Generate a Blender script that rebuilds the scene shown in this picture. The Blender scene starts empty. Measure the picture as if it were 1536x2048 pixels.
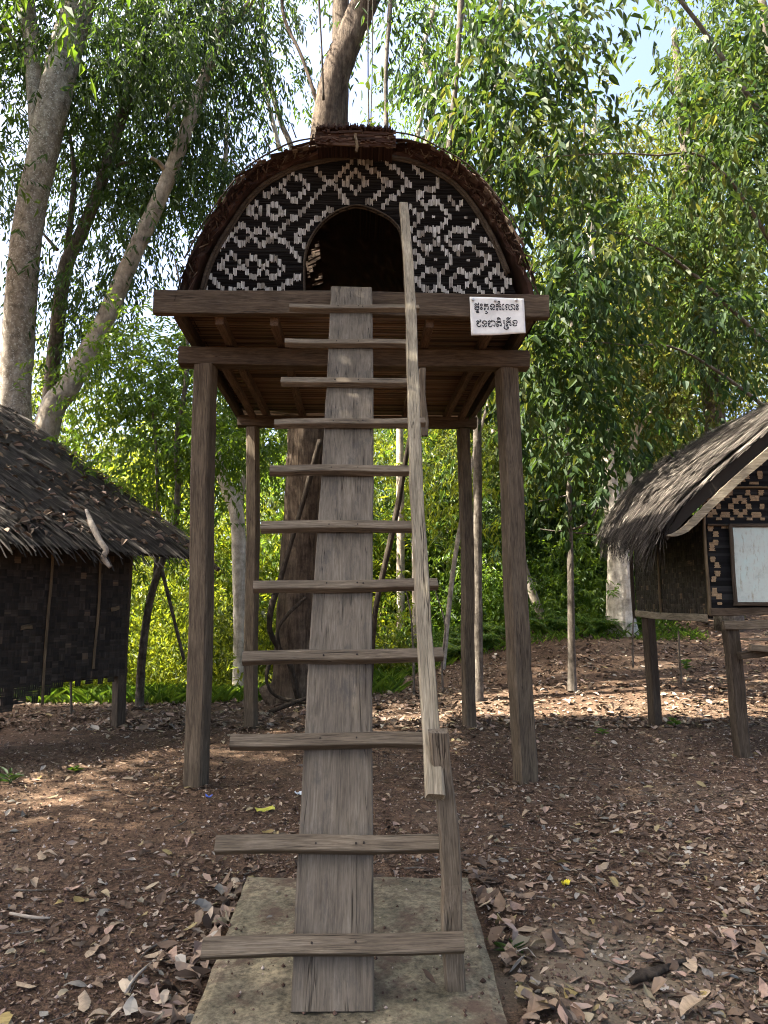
import bpy, math, random
import numpy as np
from mathutils import Vector, Matrix

random.seed(7)
S = bpy.context.scene
COL = S.collection
RAD = math.radians

# ------------------------------------------------------------------ camera
cam_d = bpy.data.cameras.new('camera')
cam = bpy.data.objects.new('camera', cam_d)
COL.objects.link(cam)
cam.location = (0, 0, 1.42)
cam.rotation_euler = (RAD(90 + 7.6), 0, RAD(-2.1))
cam_d.sensor_fit = 'VERTICAL'
cam_d.sensor_height = 36
cam_d.lens = 36 * 1450 / 2048
cam_d.clip_start = 0.05
cam_d.clip_end = 2000
S.camera = cam

# ------------------------------------------------------------------ world, sun, exposure
SUN_EL, SUN_AZ = 54.0, 262.0            # azimuth clockwise from +Y: the sun stands to the left, a little behind the camera
w = bpy.data.worlds.new('World'); S.world = w; w.use_nodes = True
nt = w.node_tree
sky = nt.nodes.new('ShaderNodeTexSky'); sky.sky_type = 'NISHITA'; sky.sun_disc = False
sky.sun_elevation = RAD(SUN_EL); sky.sun_rotation = RAD(SUN_AZ)
sky.air_density = 0.7; sky.dust_density = 5.5; sky.ozone_density = 1.0
nt.links.new(sky.outputs[0], nt.nodes['Background'].inputs[0])
nt.nodes['Background'].inputs[1].default_value = 0.10
sun_d = bpy.data.lights.new('sun', 'SUN'); sun = bpy.data.objects.new('sun', sun_d); COL.objects.link(sun)
sun_d.energy = 5.0; sun_d.angle = RAD(0.53); sun_d.color = (1.0, 0.93, 0.80)
SD = Vector((math.sin(RAD(SUN_AZ)) * math.cos(RAD(SUN_EL)), math.cos(RAD(SUN_AZ)) * math.cos(RAD(SUN_EL)), math.sin(RAD(SUN_EL))))
sun.rotation_euler = SD.to_track_quat('Z', 'Y').to_euler()
S.view_settings.view_transform = 'Standard'; S.view_settings.look = 'None'
S.view_settings.gamma = 1; S.view_settings.use_curve_mapping = False
S.view_settings.exposure = 2.9
S.render.engine = 'CYCLES'
S.cycles.max_bounces = 7; S.cycles.diffuse_bounces = 4; S.cycles.glossy_bounces = 2
S.cycles.transmission_bounces = 5; S.cycles.transparent_max_bounces = 4
S.cycles.caustics_reflective = False; S.cycles.caustics_refractive = False
S.cycles.use_adaptive_sampling = True; S.cycles.adaptive_threshold = 0.02
S.cycles.use_denoising = True
S.cycles.filter_width = 1.05
S.cycles.sample_clamp_indirect = 6

# ------------------------------------------------------------------ materials
def nodes(name):
    m = bpy.data.materials.new(name); m.use_nodes = True
    t = m.node_tree
    return m, t, t.nodes['Principled BSDF']

def N(t, kind, **kw):
    n = t.nodes.new(kind)
    for k, v in kw.items():
        if k.startswith('i_'):
            n.inputs[k[2:].replace('_', ' ')].default_value = v
        else:
            setattr(n, k, v)
    return n

def ramp(t, fac, stops, interp='LINEAR'):
    r = t.nodes.new('ShaderNodeValToRGB'); r.color_ramp.interpolation = interp
    el = r.color_ramp.elements
    while len(el) > 1: el.remove(el[-1])
    for i, (p, c) in enumerate(stops):
        e = el[0] if i == 0 else el.new(p)
        e.position = p; e.color = (*c, 1) if len(c) == 3 else c
    t.links.new(fac, r.inputs[0])
    return r.outputs[0]

def coords(t, scale=(1, 1, 1), rnd=True, which='Object'):
    tc = t.nodes.new('ShaderNodeTexCoord')
    mp = t.nodes.new('ShaderNodeMapping'); mp.inputs['Scale'].default_value = scale
    src = tc.outputs[which]
    if rnd:
        oi = t.nodes.new('ShaderNodeObjectInfo')
        mul = N(t, 'ShaderNodeMath', operation='MULTIPLY'); mul.inputs[1].default_value = 37.0
        t.links.new(oi.outputs['Random'], mul.inputs[0])
        ad = N(t, 'ShaderNodeVectorMath', operation='ADD')
        t.links.new(src, ad.inputs[0]); t.links.new(mul.outputs[0], ad.inputs[1]); src = ad.outputs[0]
    t.links.new(src, mp.inputs['Vector'])
    return mp.outputs[0]

def noise(t, vec, scale, detail=6, rough=.6, dist=0.0):
    n = N(t, 'ShaderNodeTexNoise'); n.inputs['Scale'].default_value = scale; n.inputs['Detail'].default_value = detail
    n.inputs['Roughness'].default_value = rough; n.inputs['Distortion'].default_value = dist
    t.links.new(vec, n.inputs['Vector']); return n.outputs['Fac']

def mixc(t, fac, a, b, mode='MIX'):
    m = t.nodes.new('ShaderNodeMix'); m.data_type = 'RGBA'; m.blend_type = mode
    for sock, v in ((m.inputs[0], fac), (m.inputs[6], a), (m.inputs[7], b)):
        if isinstance(v, (int, float)): sock.default_value = v
        elif isinstance(v, tuple): sock.default_value = (*v, 1)
        else: t.links.new(v, sock)
    return m.outputs[2]

def bump(t, bs, h, strength=.4, dist=.01):
    b = t.nodes.new('ShaderNodeBump'); b.inputs['Strength'].default_value = strength; b.inputs['Distance'].default_value = dist
    t.links.new(h, b.inputs['Height']); t.links.new(b.outputs[0], bs.inputs['Normal'])

def m_wood(name, dark, mid, light, crack=.5, rough=.85, stain=None, streak=1.0):
    """weathered timber: figure, fine fibres, drying cracks and blotches, all along the board's own length"""
    m, t, bs = nodes(name)
    g = noise(t, coords(t, (1.1, 13, 13)), 2.4, 8, .66, 2.2)
    col = ramp(t, g, [(.28, dark), (.48, mid), (.72, light)])
    fib = noise(t, coords(t, (4, 120, 120)), 2.0, 4, .7)
    fr = ramp(t, fib, [(.32, (.50, .48, .46)), (.5, (1, 1, 1)), (.70, (1.38, 1.37, 1.35))])
    col = mixc(t, .9*streak, col, fr, 'MULTIPLY')
    big = noise(t, coords(t, (1.3, 5, 5)), 1.9, 5, .65)
    col = mixc(t, 1.0, col, ramp(t, big, [(.3, (.62, .60, .58)), (.68, (1.2, 1.18, 1.14))]), 'MULTIPLY')
    if stain:
        st = noise(t, coords(t, (1.6, 3.4, 3.4)), 2.6, 6, .72)
        col = mixc(t, ramp(t, st, [(.52, (0, 0, 0)), (.68, (.8, .8, .8))]), col, stain)
    ck = noise(t, coords(t, (.7, 30, 30)), 1.5, 3, .5, .8)
    cr = ramp(t, ck, [(crack-.018, (1, 1, 1)), (crack, (.16, .14, .12)), (crack+.018, (1, 1, 1))])
    where = ramp(t, noise(t, coords(t, (1.4, 9, 9)), 2.0, 3, .5), [(.50, (0, 0, 0)), (.58, (1, 1, 1))])
    cr = mixc(t, where, (1, 1, 1), cr)
    col = mixc(t, 1.0, col, cr, 'MULTIPLY')
    t.links.new(col, bs.inputs['Base Color'])
    bs.inputs['Roughness'].default_value = rough
    bs.inputs['Specular IOR Level'].default_value = .2
    h = mixc(t, .5, mixc(t, .5, g, fib), cr)
    bump(t, bs, h, .9, .006)
    return m

def m_bark(name, dark, mid, light, vscale=(9, 9, 2.2), mottle=8, b=.8, spot=None):
    m, t, bs = nodes(name)
    g = noise(t, coords(t, vscale), 1.6, 9, .7, .6)
    mo = noise(t, coords(t), mottle, 6, .7)
    col = ramp(t, g, [(.32, dark), (.5, mid), (.7, light)])
    col = mixc(t, 1.0, col, ramp(t, mo, [(.35, (.55, .53, .5)), (.62, (1.25, 1.22, 1.18))]), 'MULTIPLY')
    if spot:
        vo = N(t, 'ShaderNodeTexVoronoi'); vo.inputs['Scale'].default_value = 22
        t.links.new(coords(t, (1, 1, .75)), vo.inputs['Vector'])
        sp = noise(t, coords(t), 30, 3, .6)
        col = mixc(t, ramp(t, sp, [(.56, (0, 0, 0)), (.64, (.8, .8, .8))]), col, spot)
    t.links.new(col, bs.inputs['Base Color']); bs.inputs['Roughness'].default_value = .9
    bs.inputs['Specular IOR Level'].default_value = .15
    bump(t, bs, g, b, .03)
    return m

def m_leaf(name, cols, trans, tf=.45, rough=.5, spec=.3):
    """cols: ramp over the per-leaf tone; trans: colour of the light that comes through"""
    m, t, bs = nodes(name)
    at = N(t, 'ShaderNodeAttribute', attribute_name='tone')
    k = len(cols) - 1
    col = ramp(t, at.outputs['Fac'], [(i / k, c) for i, c in enumerate(cols)])
    t.links.new(col, bs.inputs['Base Color']); bs.inputs['Roughness'].default_value = rough
    bs.inputs['Specular IOR Level'].default_value = spec
    tr = N(t, 'ShaderNodeBsdfTranslucent')
    k = len(trans) - 1
    t.links.new(ramp(t, at.outputs['Fac'], [(i / max(k, 1), c) for i, c in enumerate(trans)]), tr.inputs['Color'])
    mx = N(t, 'ShaderNodeMixShader'); mx.inputs[0].default_value = tf
    t.links.new(bs.outputs[0], mx.inputs[1]); t.links.new(tr.outputs[0], mx.inputs[2])
    t.links.new(mx.outputs[0], t.nodes['Material Output'].inputs['Surface'])
    return m

def m_tone(name, stops, rough=.85, grain=None, spec=.2, interp='LINEAR', trans=0.0):
    m, t, bs = nodes(name)
    at = N(t, 'ShaderNodeAttribute', attribute_name='tone')
    col = ramp(t, at.outputs['Fac'], stops, interp)
    if grain:
        g = noise(t, coords(t, grain, rnd=False), 3, 6, .7)
        col = mixc(t, 1.0, col, ramp(t, g, [(.3, (.55, .53, .5)), (.7, (1.25, 1.22, 1.2))]), 'MULTIPLY')
        bump(t, bs, g, .4, .004)
    t.links.new(col, bs.inputs['Base Color']); bs.inputs['Roughness'].default_value = rough
    bs.inputs['Specular IOR Level'].default_value = spec
    return m

def m_plain(name, col, rough=.7, var=.25, scale=12, spec=.3, metal=0.0, grain=(1, 1, 1)):
    m, t, bs = nodes(name)
    g = noise(t, coords(t, grain), scale, 6, .65)
    c0 = tuple(x * (1 - var) for x in col); c1 = tuple(min(1, x * (1 + var)) for x in col)
    t.links.new(ramp(t, g, [(.3, c0), (.7, c1)]), bs.inputs['Base Color'])
    bs.inputs['Roughness'].default_value = rough; bs.inputs['Specular IOR Level'].default_value = spec
    bs.inputs['Metallic'].default_value = metal
    bump(t, bs, g, .3, .004)
    return m

def m_soil():
    m, t, bs = nodes('soil')
    v = coords(t, rnd=False)
    big = noise(t, v, .55, 5, .6); fine = noise(t, v, 38, 8, .75); mid = noise(t, v, 6, 6, .65)
    col = ramp(t, big, [(.35, (.074, .047, .031)), (.55, (.11, .072, .049)), (.7, (.145, .107, .075))])
    col = mixc(t, 1.0, col, ramp(t, fine, [(.33, (.32, .31, .30)), (.52, (1.0, 1.0, 1.0)), (.66, (1.75, 1.68, 1.6))]), 'MULTIPLY')
    mott = noise(t, v, 110, 4, .7)
    col = mixc(t, 1.0, col, ramp(t, mott, [(.36, (.45, .45, .45)), (.6, (1.3, 1.28, 1.25))]), 'MULTIPLY')
    col = mixc(t, 1.0, col, ramp(t, mid, [(.3, (.7, .68, .66)), (.7, (1.2, 1.2, 1.2))]), 'MULTIPLY')
    vo = N(t, 'ShaderNodeTexVoronoi'); vo.inputs['Scale'].default_value = 75
    t.links.new(v, vo.inputs['Vector'])
    sp = ramp(t, vo.outputs['Distance'], [(.10, (.8, .8, .8)), (.17, (0, 0, 0))])
    keep = ramp(t, noise(t, v, 20, 3, .5), [(.57, (0, 0, 0)), (.62, (1, 1, 1))])
    col = mixc(t, mixc(t, 1.0, sp, keep, 'MULTIPLY'), col, (.30, .24, .20))
    # pale sandy patch at lower right, with sunlight painted into its colour
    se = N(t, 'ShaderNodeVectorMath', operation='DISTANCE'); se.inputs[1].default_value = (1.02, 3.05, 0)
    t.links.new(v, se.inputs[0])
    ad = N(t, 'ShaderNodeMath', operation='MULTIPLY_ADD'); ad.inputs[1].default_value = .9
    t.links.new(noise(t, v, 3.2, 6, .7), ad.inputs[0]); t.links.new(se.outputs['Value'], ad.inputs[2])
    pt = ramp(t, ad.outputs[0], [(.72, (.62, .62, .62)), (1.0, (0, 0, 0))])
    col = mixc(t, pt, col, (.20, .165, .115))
    t.links.new(col, bs.inputs['Base Color']); bs.inputs['Roughness'].default_value = .95
    bs.inputs['Specular IOR Level'].default_value = .1
    bump(t, bs, mixc(t, .35, fine, mid), 1.0, .02)
    return m

def m_concrete():
    m, t, bs = nodes('old_concrete')
    v = coords(t, rnd=False)
    a = noise(t, v, 3.2, 6, .65); b = noise(t, v, 45, 6, .7); c = noise(t, v, 1.1, 4, .6)
    col = ramp(t, a, [(.3, (.09, .079, .053)), (.55, (.15, .128, .086)), (.75, (.22, .185, .125))])
    col = mixc(t, 1.0, col, ramp(t, b, [(.34, (.5, .5, .5)), (.6, (1.3, 1.28, 1.25))]), 'MULTIPLY')
    pit = noise(t, v, 14, 7, .75)
    col = mixc(t, 1.0, col, ramp(t, pit, [(.36, (.55, .53, .5)), (.5, (1, 1, 1)), (.66, (1.35, 1.32, 1.25))]), 'MULTIPLY')
    col = mixc(t, ramp(t, c, [(.5, (0, 0, 0)), (.68, (.6, .6, .6))]), col, (.06, .065, .042))
    d = noise(t, v, 5.5, 7, .7)
    col = mixc(t, ramp(t, d, [(.50, (0, 0, 0)), (.62, (.85, .85, .85))]), col, (.075, .047, .033))
    t.links.new(col, bs.inputs['Base Color']); bs.inputs['Roughness'].default_value = .92
    bs.inputs['Specular IOR Level'].default_value = .2
    bump(t, bs, mixc(t, .5, a, b), .7, .01)
    return m

M = {}
M['plank'] = m_wood('weathered_plank', (.066, .054, .040), (.105, .088, .068), (.146, .125, .099), .5, .85, stain=(.052, .046, .040), streak=.55)
M['rung'] = m_wood('weathered_rung', (.06, .046, .032), (.112, .089, .063), (.17, .14, .105), .5)
M['rail'] = m_wood('pale_rail', (.11, .093, .066), (.19, .163, .118), (.27, .237, .18), .5)
M['post'] = m_wood('post_wood', (.045, .033, .022), (.09, .069, .047), (.14, .113, .082), .5)
M['beam'] = m_wood('beam_wood', (.034, .024, .015), (.068, .049, .033), (.11, .084, .06), .5)
M['joist'] = m_wood('joist_wood', (.045, .027, .017), (.09, .057, .036), (.14, .094, .062), .5)
M['darkpost'] = m_wood('dark_post', (.024, .018, .012), (.05, .038, .027), (.085, .067, .049), .5)
M['bamboo'] = m_tone('split_bamboo', [(0, (.04, .02, .011)), (.5, (.11, .062, .034)), (1, (.22, .14, .085))], .6, None)
M['batten'] = m_wood('bamboo_batten', (.06, .044, .025), (.11, .08, .045), (.17, .125, .072), .5, .6)
M['weave_black'] = m_tone('black_weave', [(0, (.005, .005, .005)), (.6, (.012, .012, .013)), (1, (.026, .026, .026))], .85, None, .12)
def m_strip(name, col):
    m, t, bs = nodes(name)
    oi = t.nodes.new('ShaderNodeObjectInfo')
    g = noise(t, coords(t, (120, 40, 14)), 1.0, 5, .7)
    c = ramp(t, g, [(.3, tuple(v*.35 for v in col)), (.5, col), (.7, tuple(min(1, v*1.3) for v in col))])
    c = mixc(t, 1.0, c, ramp(t, oi.outputs['Random'], [(0, (.5, .45, .40)), (.4, (.95, .93, .9)), (1, (1.25, 1.25, 1.25))]), 'MULTIPLY')
    t.links.new(c, bs.inputs['Base Color']); bs.inputs['Roughness'].default_value = .8; bs.inputs['Specular IOR Level'].default_value = .15
    return m
M['weave_white'] = m_strip('bleached_weave', (.34, .335, .315))
M['weave_tan'] = m_plain('tan_weave', (.27, .19, .11), .75, .4, 60, .2)
M['weave_dark'] = m_tone('dark_mat', [(0, (.010, .0075, .005)), (.5, (.026, .020, .014)), (.8, (.048, .037, .027)), (1, (.11, .075, .045))], .7, None, .25)
M['backing'] = m_plain('dark_backing', (.008, .007, .006), .9, .3)
M['roofred'] = m_tone('red_brown_thatch', [(0, (.018, .010, .007)), (.5, (.052, .026, .018)), (.8, (.095, .062, .045)), (1, (.18, .14, .10))], .85)
M['thatch_l'] = m_tone('grey_palm_thatch', [(0, (.009, .0075, .006)), (.5, (.026, .021, .017)), (.85, (.056, .047, .039)), (1, (.10, .088, .074))], .8)
M['thatch_r'] = m_tone('grass_thatch', [(0, (.018, .014, .011)), (.5, (.055, .045, .037)), (.85, (.12, .104, .088)), (1, (.21, .185, .155))], .85)
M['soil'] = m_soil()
M['concrete'] = m_concrete()
M['litter'] = m_tone('dry_leaves', [(0, (.038, .023, .014)), (.25, (.085, .055, .035)), (.45, (.145, .098, .063)), (.62, (.215, .155, .105)), (.74, (.235, .16, .125)), (.84, (.32, .26, .19)), (.89, (.20, .155, .065)), (.94, (.10, .096, .086)), (1, (.40, .35, .28))], .75, None, .3)
M['crumbs'] = m_tone('soil_crumbs', [(0, (.04, .023, .016)), (.7, (.09, .055, .04)), (.85, (.16, .11, .085)), (1, (.42, .36, .31))], .95)
M['bark_big'] = m_bark('mottled_grey_bark', (.15, .125, .10), (.26, .225, .185), (.37, .33, .28), (5, 5, 2.5), 9, .6, spot=(.48, .45, .40))
M['bark_pale'] = m_bark('pale_bark', (.17, .14, .11), (.30, .26, .215), (.42, .38, .33), (5, 5, 1.6), 6, .5)
M['bark_white'] = m_bark('white_bark', (.30, .27, .22), (.46, .42, .36), (.58, .55, .49), (6, 6, 1.2), 5, .5)
M['bark_brown'] = m_bark('rough_brown_bark', (.028, .019, .013), (.088, .064, .045), (.16, .125, .09), (10, 10, 1.4), 5, 1.0)
M['bark_grey'] = m_bark('grey_bark', (.05, .043, .034), (.11, .095, .078), (.19, .17, .145), (9, 9, 2), 12, .7)
M['bark_dark'] = m_bark('dark_bark', (.018, .014, .010), (.04, .031, .023), (.075, .06, .046), (12, 12, 2), 9, .8)
# leaves
M['leaf_dark'] = m_leaf('dark_narrow_leaf', [(.018, .038, .016), (.035, .065, .022), (.06, .095, .03)], [(.05, .10, .012), (.12, .19, .02)], .40, .5, .3)
M['leaf_broad'] = m_leaf('broad_leaf', [(.011, .027, .011), (.021, .045, .015), (.036, .064, .02), (.075, .085, .025)], [(.025, .06, .011), (.055, .10, .014), (.10, .15, .017), (.22, .21, .03)], .42, .55, .22)
M['leaf_mid'] = m_leaf('mid_green_leaf', [(.024, .055, .012), (.05, .095, .016), (.095, .135, .022)], [(.10, .19, .012), (.23, .33, .022)], .46, .42)
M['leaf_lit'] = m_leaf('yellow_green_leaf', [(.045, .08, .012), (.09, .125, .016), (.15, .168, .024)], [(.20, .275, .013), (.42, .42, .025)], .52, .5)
M['leaf_olive'] = m_leaf('olive_leaf', [(.04, .05, .014), (.075, .085, .022), (.13, .12, .04)], [(.13, .15, .02), (.30, .28, .035)], .45, .45)
M['leaf_tall'] = m_leaf('muted_leaf', [(.017, .037, .012), (.035, .062, .016), (.058, .09, .022), (.09, .105, .026)], [(.045, .09, .012), (.11, .17, .017), (.21, .24, .024)], .45, .55, .22)
M['leaf_far'] = m_leaf('far_leaf', [(.022, .042, .012), (.052, .08, .016), (.10, .115, .022)], [(.10, .14, .012), (.27, .29, .024)], .45, .45)
M['fern'] = m_leaf('fern_green', [(.03, .075, .02), (.06, .12, .03), (.11, .16, .035)], [(.11, .21, .025), (.24, .33, .03)], .45, .45)

# ------------------------------------------------------------------ mesh helpers
def link(name, me, mat=None, parent=None, loc=None, rot=None):
    o = bpy.data.objects.new(name, me); COL.objects.link(o)
    if mat is not None and me is not None and not me.materials: me.materials.append(mat)
    if parent is not None: o.parent = parent
    if loc is not None: o.location = loc
    return o

def mesh_np(name, v, faces, tone=None, smooth=False):
    """v (n,3); faces: list of (m,k) int arrays"""
    me = bpy.data.meshes.new(name)
    v = np.asarray(v, np.float32)
    me.vertices.add(len(v)); me.vertices.foreach_set('co', v.ravel())
    loops = np.concatenate([np.asarray(f).ravel() for f in faces]).astype(np.int32)
    tot = np.concatenate([np.full(len(f), np.asarray(f).shape[1]) for f in faces]).astype(np.int32)
    start = np.concatenate([[0], np.cumsum(tot)[:-1]]).astype(np.int32)
    me.loops.add(len(loops)); me.loops.foreach_set('vertex_index', loops)
    me.polygons.add(len(tot)); me.polygons.foreach_set('loop_start', start); me.polygons.foreach_set('loop_total', tot)
    me.polygons.foreach_set('use_smooth', np.full(len(tot), smooth))
    if tone is not None:
        a = me.attributes.new('tone', 'FLOAT', 'POINT'); a.data.foreach_set('value', np.asarray(tone, np.float32))
    me.update(calc_edges=True); me.validate()
    return me

def empty(name, loc, label=None, cat=None, group=None):
    o = bpy.data.objects.new(name, None); COL.objects.link(o); o.location = loc
    o.empty_display_size = .1
    return tag(o, label, cat, group)

def tag(o, label=None, cat=None, group=None, kind=None):
    if label: o['label'] = label
    if cat: o['category'] = cat
    if group: o['group'] = group
    if kind: o['kind'] = kind
    return o

class MB:
    def __init__(s): s.v = []; s.q = []; s.t = []; s.tn = []
    def quad(s, a, b, c, d, tone=.5):
        i = len(s.v); s.v += [a, b, c, d]; s.q.append((i, i+1, i+2, i+3)); s.tn += [tone]*4
    def strip(s, p0, p1, wv, nv, tone=.5, bulge=0.0, sag=None, seg=1):
        """ribbon from p0 to p1; wv half-width vector, nv outward vector (bulge in the middle)"""
        p0 = np.array(p0, float); p1 = np.array(p1, float); wv = np.array(wv, float); nv = np.array(nv, float)
        i = len(s.v)
        for k in range(seg+1):
            u = k/seg; p = p0*(1-u)+p1*u + nv*bulge*4*u*(1-u)
            if sag is not None: p = p + np.array(sag)*u*u
            s.v += [tuple(p-wv), tuple(p+wv)]; s.tn += [tone]*2
        for k in range(seg): j = i+2*k; s.q.append((j, j+2, j+3, j+1))
    def bar(s, p0, p1, wv, hv, tone=.5):
        """box bar with half vectors wv, hv"""
        p0 = np.array(p0, float); p1 = np.array(p1, float); wv = np.array(wv, float); hv = np.array(hv, float)
        i = len(s.v)
        for p in (p0, p1):
            for a, b in ((-1, -1), (1, -1), (1, 1), (-1, 1)): s.v.append(tuple(p+wv*a+hv*b)); s.tn.append(tone)
        s.q += [(i, i+1, i+5, i+4), (i+1, i+2, i+6, i+5), (i+2, i+3, i+7, i+6), (i+3, i, i+4, i+7), (i+3, i+2, i+1, i), (i+4, i+5, i+6, i+7)]
    def build(s, name, mat, parent=None, off=None, smooth=False):
        if off is None: off = tuple(parent.location) if parent is not None else (0, 0, 0)
        faces = []
        if s.q: faces.append(np.array(s.q))
        if s.t: faces.append(np.array(s.t))
        me = mesh_np(name, np.array(s.v, float)-np.array(off), faces, s.tn, smooth)
        return link(name, me, mat, parent)

def basis(p0, p1, up):
    x = (Vector(p1)-Vector(p0)); L = x.length; x.normalize()
    u = Vector(up); z = (u - x*u.dot(x)).normalized(); y = z.cross(x)
    return x, y, z, L

_bc = {}
def board_mesh(L, w, t, seg=8, cham=.006, wob=.003, seed=0, taper=1.0):
    """hewn board along local X, from 0 to L; width w on Y, thickness t on Z"""
    rng = np.random.default_rng(seed+int(L*1000)+int(w*9000))
    c = min(cham, w*.3, t*.3)
    prof = np.array([(-w/2+c, -t/2), (w/2-c, -t/2), (w/2, -t/2+c), (w/2, t/2-c), (w/2-c, t/2), (-w/2+c, t/2), (-w/2, t/2-c), (-w/2, -t/2+c)])
    V = []
    ph = rng.random(4)*6.28
    for k in range(seg+1):
        u = k/seg; s = 1+(taper-1)*u
        dy = wob*2.2*math.sin(2.3*u*math.pi+ph[0])+rng.normal(0, wob*.35); dz = wob*1.6*math.sin(1.9*u*math.pi+ph[1])+rng.normal(0, wob*.3)
        pr = prof*np.array([s, 1]) + rng.normal(0, wob*.3, prof.shape)
        for p in pr: V.append((L*u + (rng.normal(0, wob*.8) if k in (0, seg) else 0), p[0]+dy, p[1]+dz))
    Q = []
    for k in range(seg):
        for j in range(8):
            a = k*8+j; b = k*8+(j+1) % 8; Q.append((a, b, b+8, a+8))
    caps = [tuple(range(7, -1, -1)), tuple(range(seg*8, seg*8+8))]
    return mesh_np('board', V, [np.array(Q), np.array(caps)])

def board(name, p0, p1, w, t, mat, parent, up=(0, 0, 1), seg=8, wob=.003, seed=0, taper=1.0, cham=.006):
    x, y, z, L = basis(p0, p1, up)
    me = board_mesh(L, w, t, seg, cham, wob, seed, taper)
    me.name = name
    o = link(name, me, mat, parent)
    off = Vector(parent.location) if parent is not None else Vector((0, 0, 0))
    o.matrix_local = Matrix.Translation(Vector(p0)-off) @ Matrix((x, y, z)).transposed().to_4x4()
    return o

def spline(pts, n):
    """Catmull-Rom through pts (k,3+) -> n samples"""
    P_ = np.array(pts, float); k = len(P_)
    E = np.vstack([2*P_[0]-P_[1], P_, 2*P_[-1]-P_[-2]])
    out = []
    for u in np.linspace(0, k-1-1e-6, n):
        i = int(u); f = u-i
        a, b, c, d = E[i], E[i+1], E[i+2], E[i+3]
        out.append(.5*((2*b)+(-a+c)*f+(2*a-5*b+4*c-d)*f*f+(-a+3*b-3*c+d)*f**3))
    return np.array(out)

def tube_np(pts, radii, nseg=10, n=None, rough=.0, seed=0, flute=0.0):
    """returns verts, quads, caps of a tapered tube"""
    rng = np.random.default_rng(seed)
    a = np.column_stack([np.array(pts, float), np.array(radii, float)])
    n = n or max(6, len(pts)*6)
    a = spline(a, n) if len(pts) > 2 else np.array([a[0]*(1-u)+a[1]*u for u in np.linspace(0, 1, n)])
    c = a[:, :3]; r = np.maximum(a[:, 3], .001)
    T = np.gradient(c, axis=0); T /= np.linalg.norm(T, axis=1)[:, None]
    ref = np.array([0.31, 0.95, 0.05]) if abs(T[0][2]) > .5 else np.array([0, 0, 1.])
    V = np.zeros((n, nseg, 3))
    th = np.linspace(0, 2*np.pi, nseg, endpoint=False)
    ph = rng.random(5)*6.28
    for k in range(n):
        X = ref - T[k]*ref.dot(T[k]); X /= np.linalg.norm(X); Y = np.cross(T[k], X); ref = X
        rr = r[k]*(1+rough*(.5*np.sin(2*th+ph[0]+k*.21)+.35*np.sin(3*th+ph[1]-k*.33)+.3*np.sin(5*th+ph[2]+k*.5)) + rough*.5*rng.normal(0, 1, nseg)*.5 + flute*np.maximum(0, 1-k/(n*.22))**2*np.sin(4*th+ph[3]))
        V[k] = c[k]+np.outer(np.cos(th)*rr, X)+np.outer(np.sin(th)*rr, Y)
    V = V.reshape(-1, 3)
    idx = np.arange(n*nseg).reshape(n, nseg)
    q = np.stack([idx[:-1], np.roll(idx, -1, 1)[:-1], np.roll(idx, -1, 1)[1:], idx[1:]], -1).reshape(-1, 4)
    caps = np.array([idx[0][::-1], idx[-1]])
    return V, q, caps

def tubes(name, specs, mat, parent=None, nseg=8, rough=.06, seed=0, flute=0.0, off=None):
    V = []; Q = []; C = []; base = 0
    for i, (pts, rad) in enumerate(specs):
        v, q, c = tube_np(pts, rad, nseg, None, rough, seed+i, flute if i == 0 else 0)
        V.append(v); Q.append(q+base); C.append(c+base); base += len(v)
    o_ = np.array(parent.location if parent is not None else (0, 0, 0)) if off is None else np.array(off)
    me = mesh_np(name, np.vstack(V)-o_, [np.vstack(Q), np.vstack(C)], smooth=True)
    return link(name, me, mat, parent)

# ------------------------------------------------------------------ foliage
def unit(a): return a/np.maximum(np.linalg.norm(a, axis=-1, keepdims=True), 1e-9)

def leaf_mesh(c, d, nrm, ln, wd, tone, hi, rng, fold=.25, curl=.15):
    """many leaves at once: c base points, d axis, nrm normal"""
    n = len(c)
    d = unit(d); s = unit(np.cross(d, nrm)); nn = np.cross(s, d)
    ln = ln[:, None]; wd = wd[:, None]
    tip = c+d*ln-nn*ln*curl
    if hi:
        l1 = c+d*ln*.3+s*wd*.46+nn*wd*fold; l2 = c+d*ln*.66+s*wd*.40+nn*(wd*fold-ln*curl*.4)
        r1 = c+d*ln*.3-s*wd*.46+nn*wd*fold; r2 = c+d*ln*.66-s*wd*.40+nn*(wd*fold-ln*curl*.4)
        V = np.stack([c, l1, l2, tip, r2, r1], 1).reshape(-1, 3)
        b = np.arange(n)[:, None]*6
        F = np.concatenate([b+np.array([[0, 1, 2, 3]]), b+np.array([[0, 3, 4, 5]])], 0)
        return V, F, np.repeat(tone, 6)
    l = c+d*ln*.42+s*wd*.5+nn*wd*fold; r = c+d*ln*.42-s*wd*.5+nn*wd*fold
    V = np.stack([c, l, tip, r], 1).reshape(-1, 3)
    b = np.arange(n)[:, None]*4
    F = np.concatenate([b+np.array([[0, 1, 2]]), b+np.array([[0, 2, 3]])], 0)
    return V, F, np.repeat(tone, 4)

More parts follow.
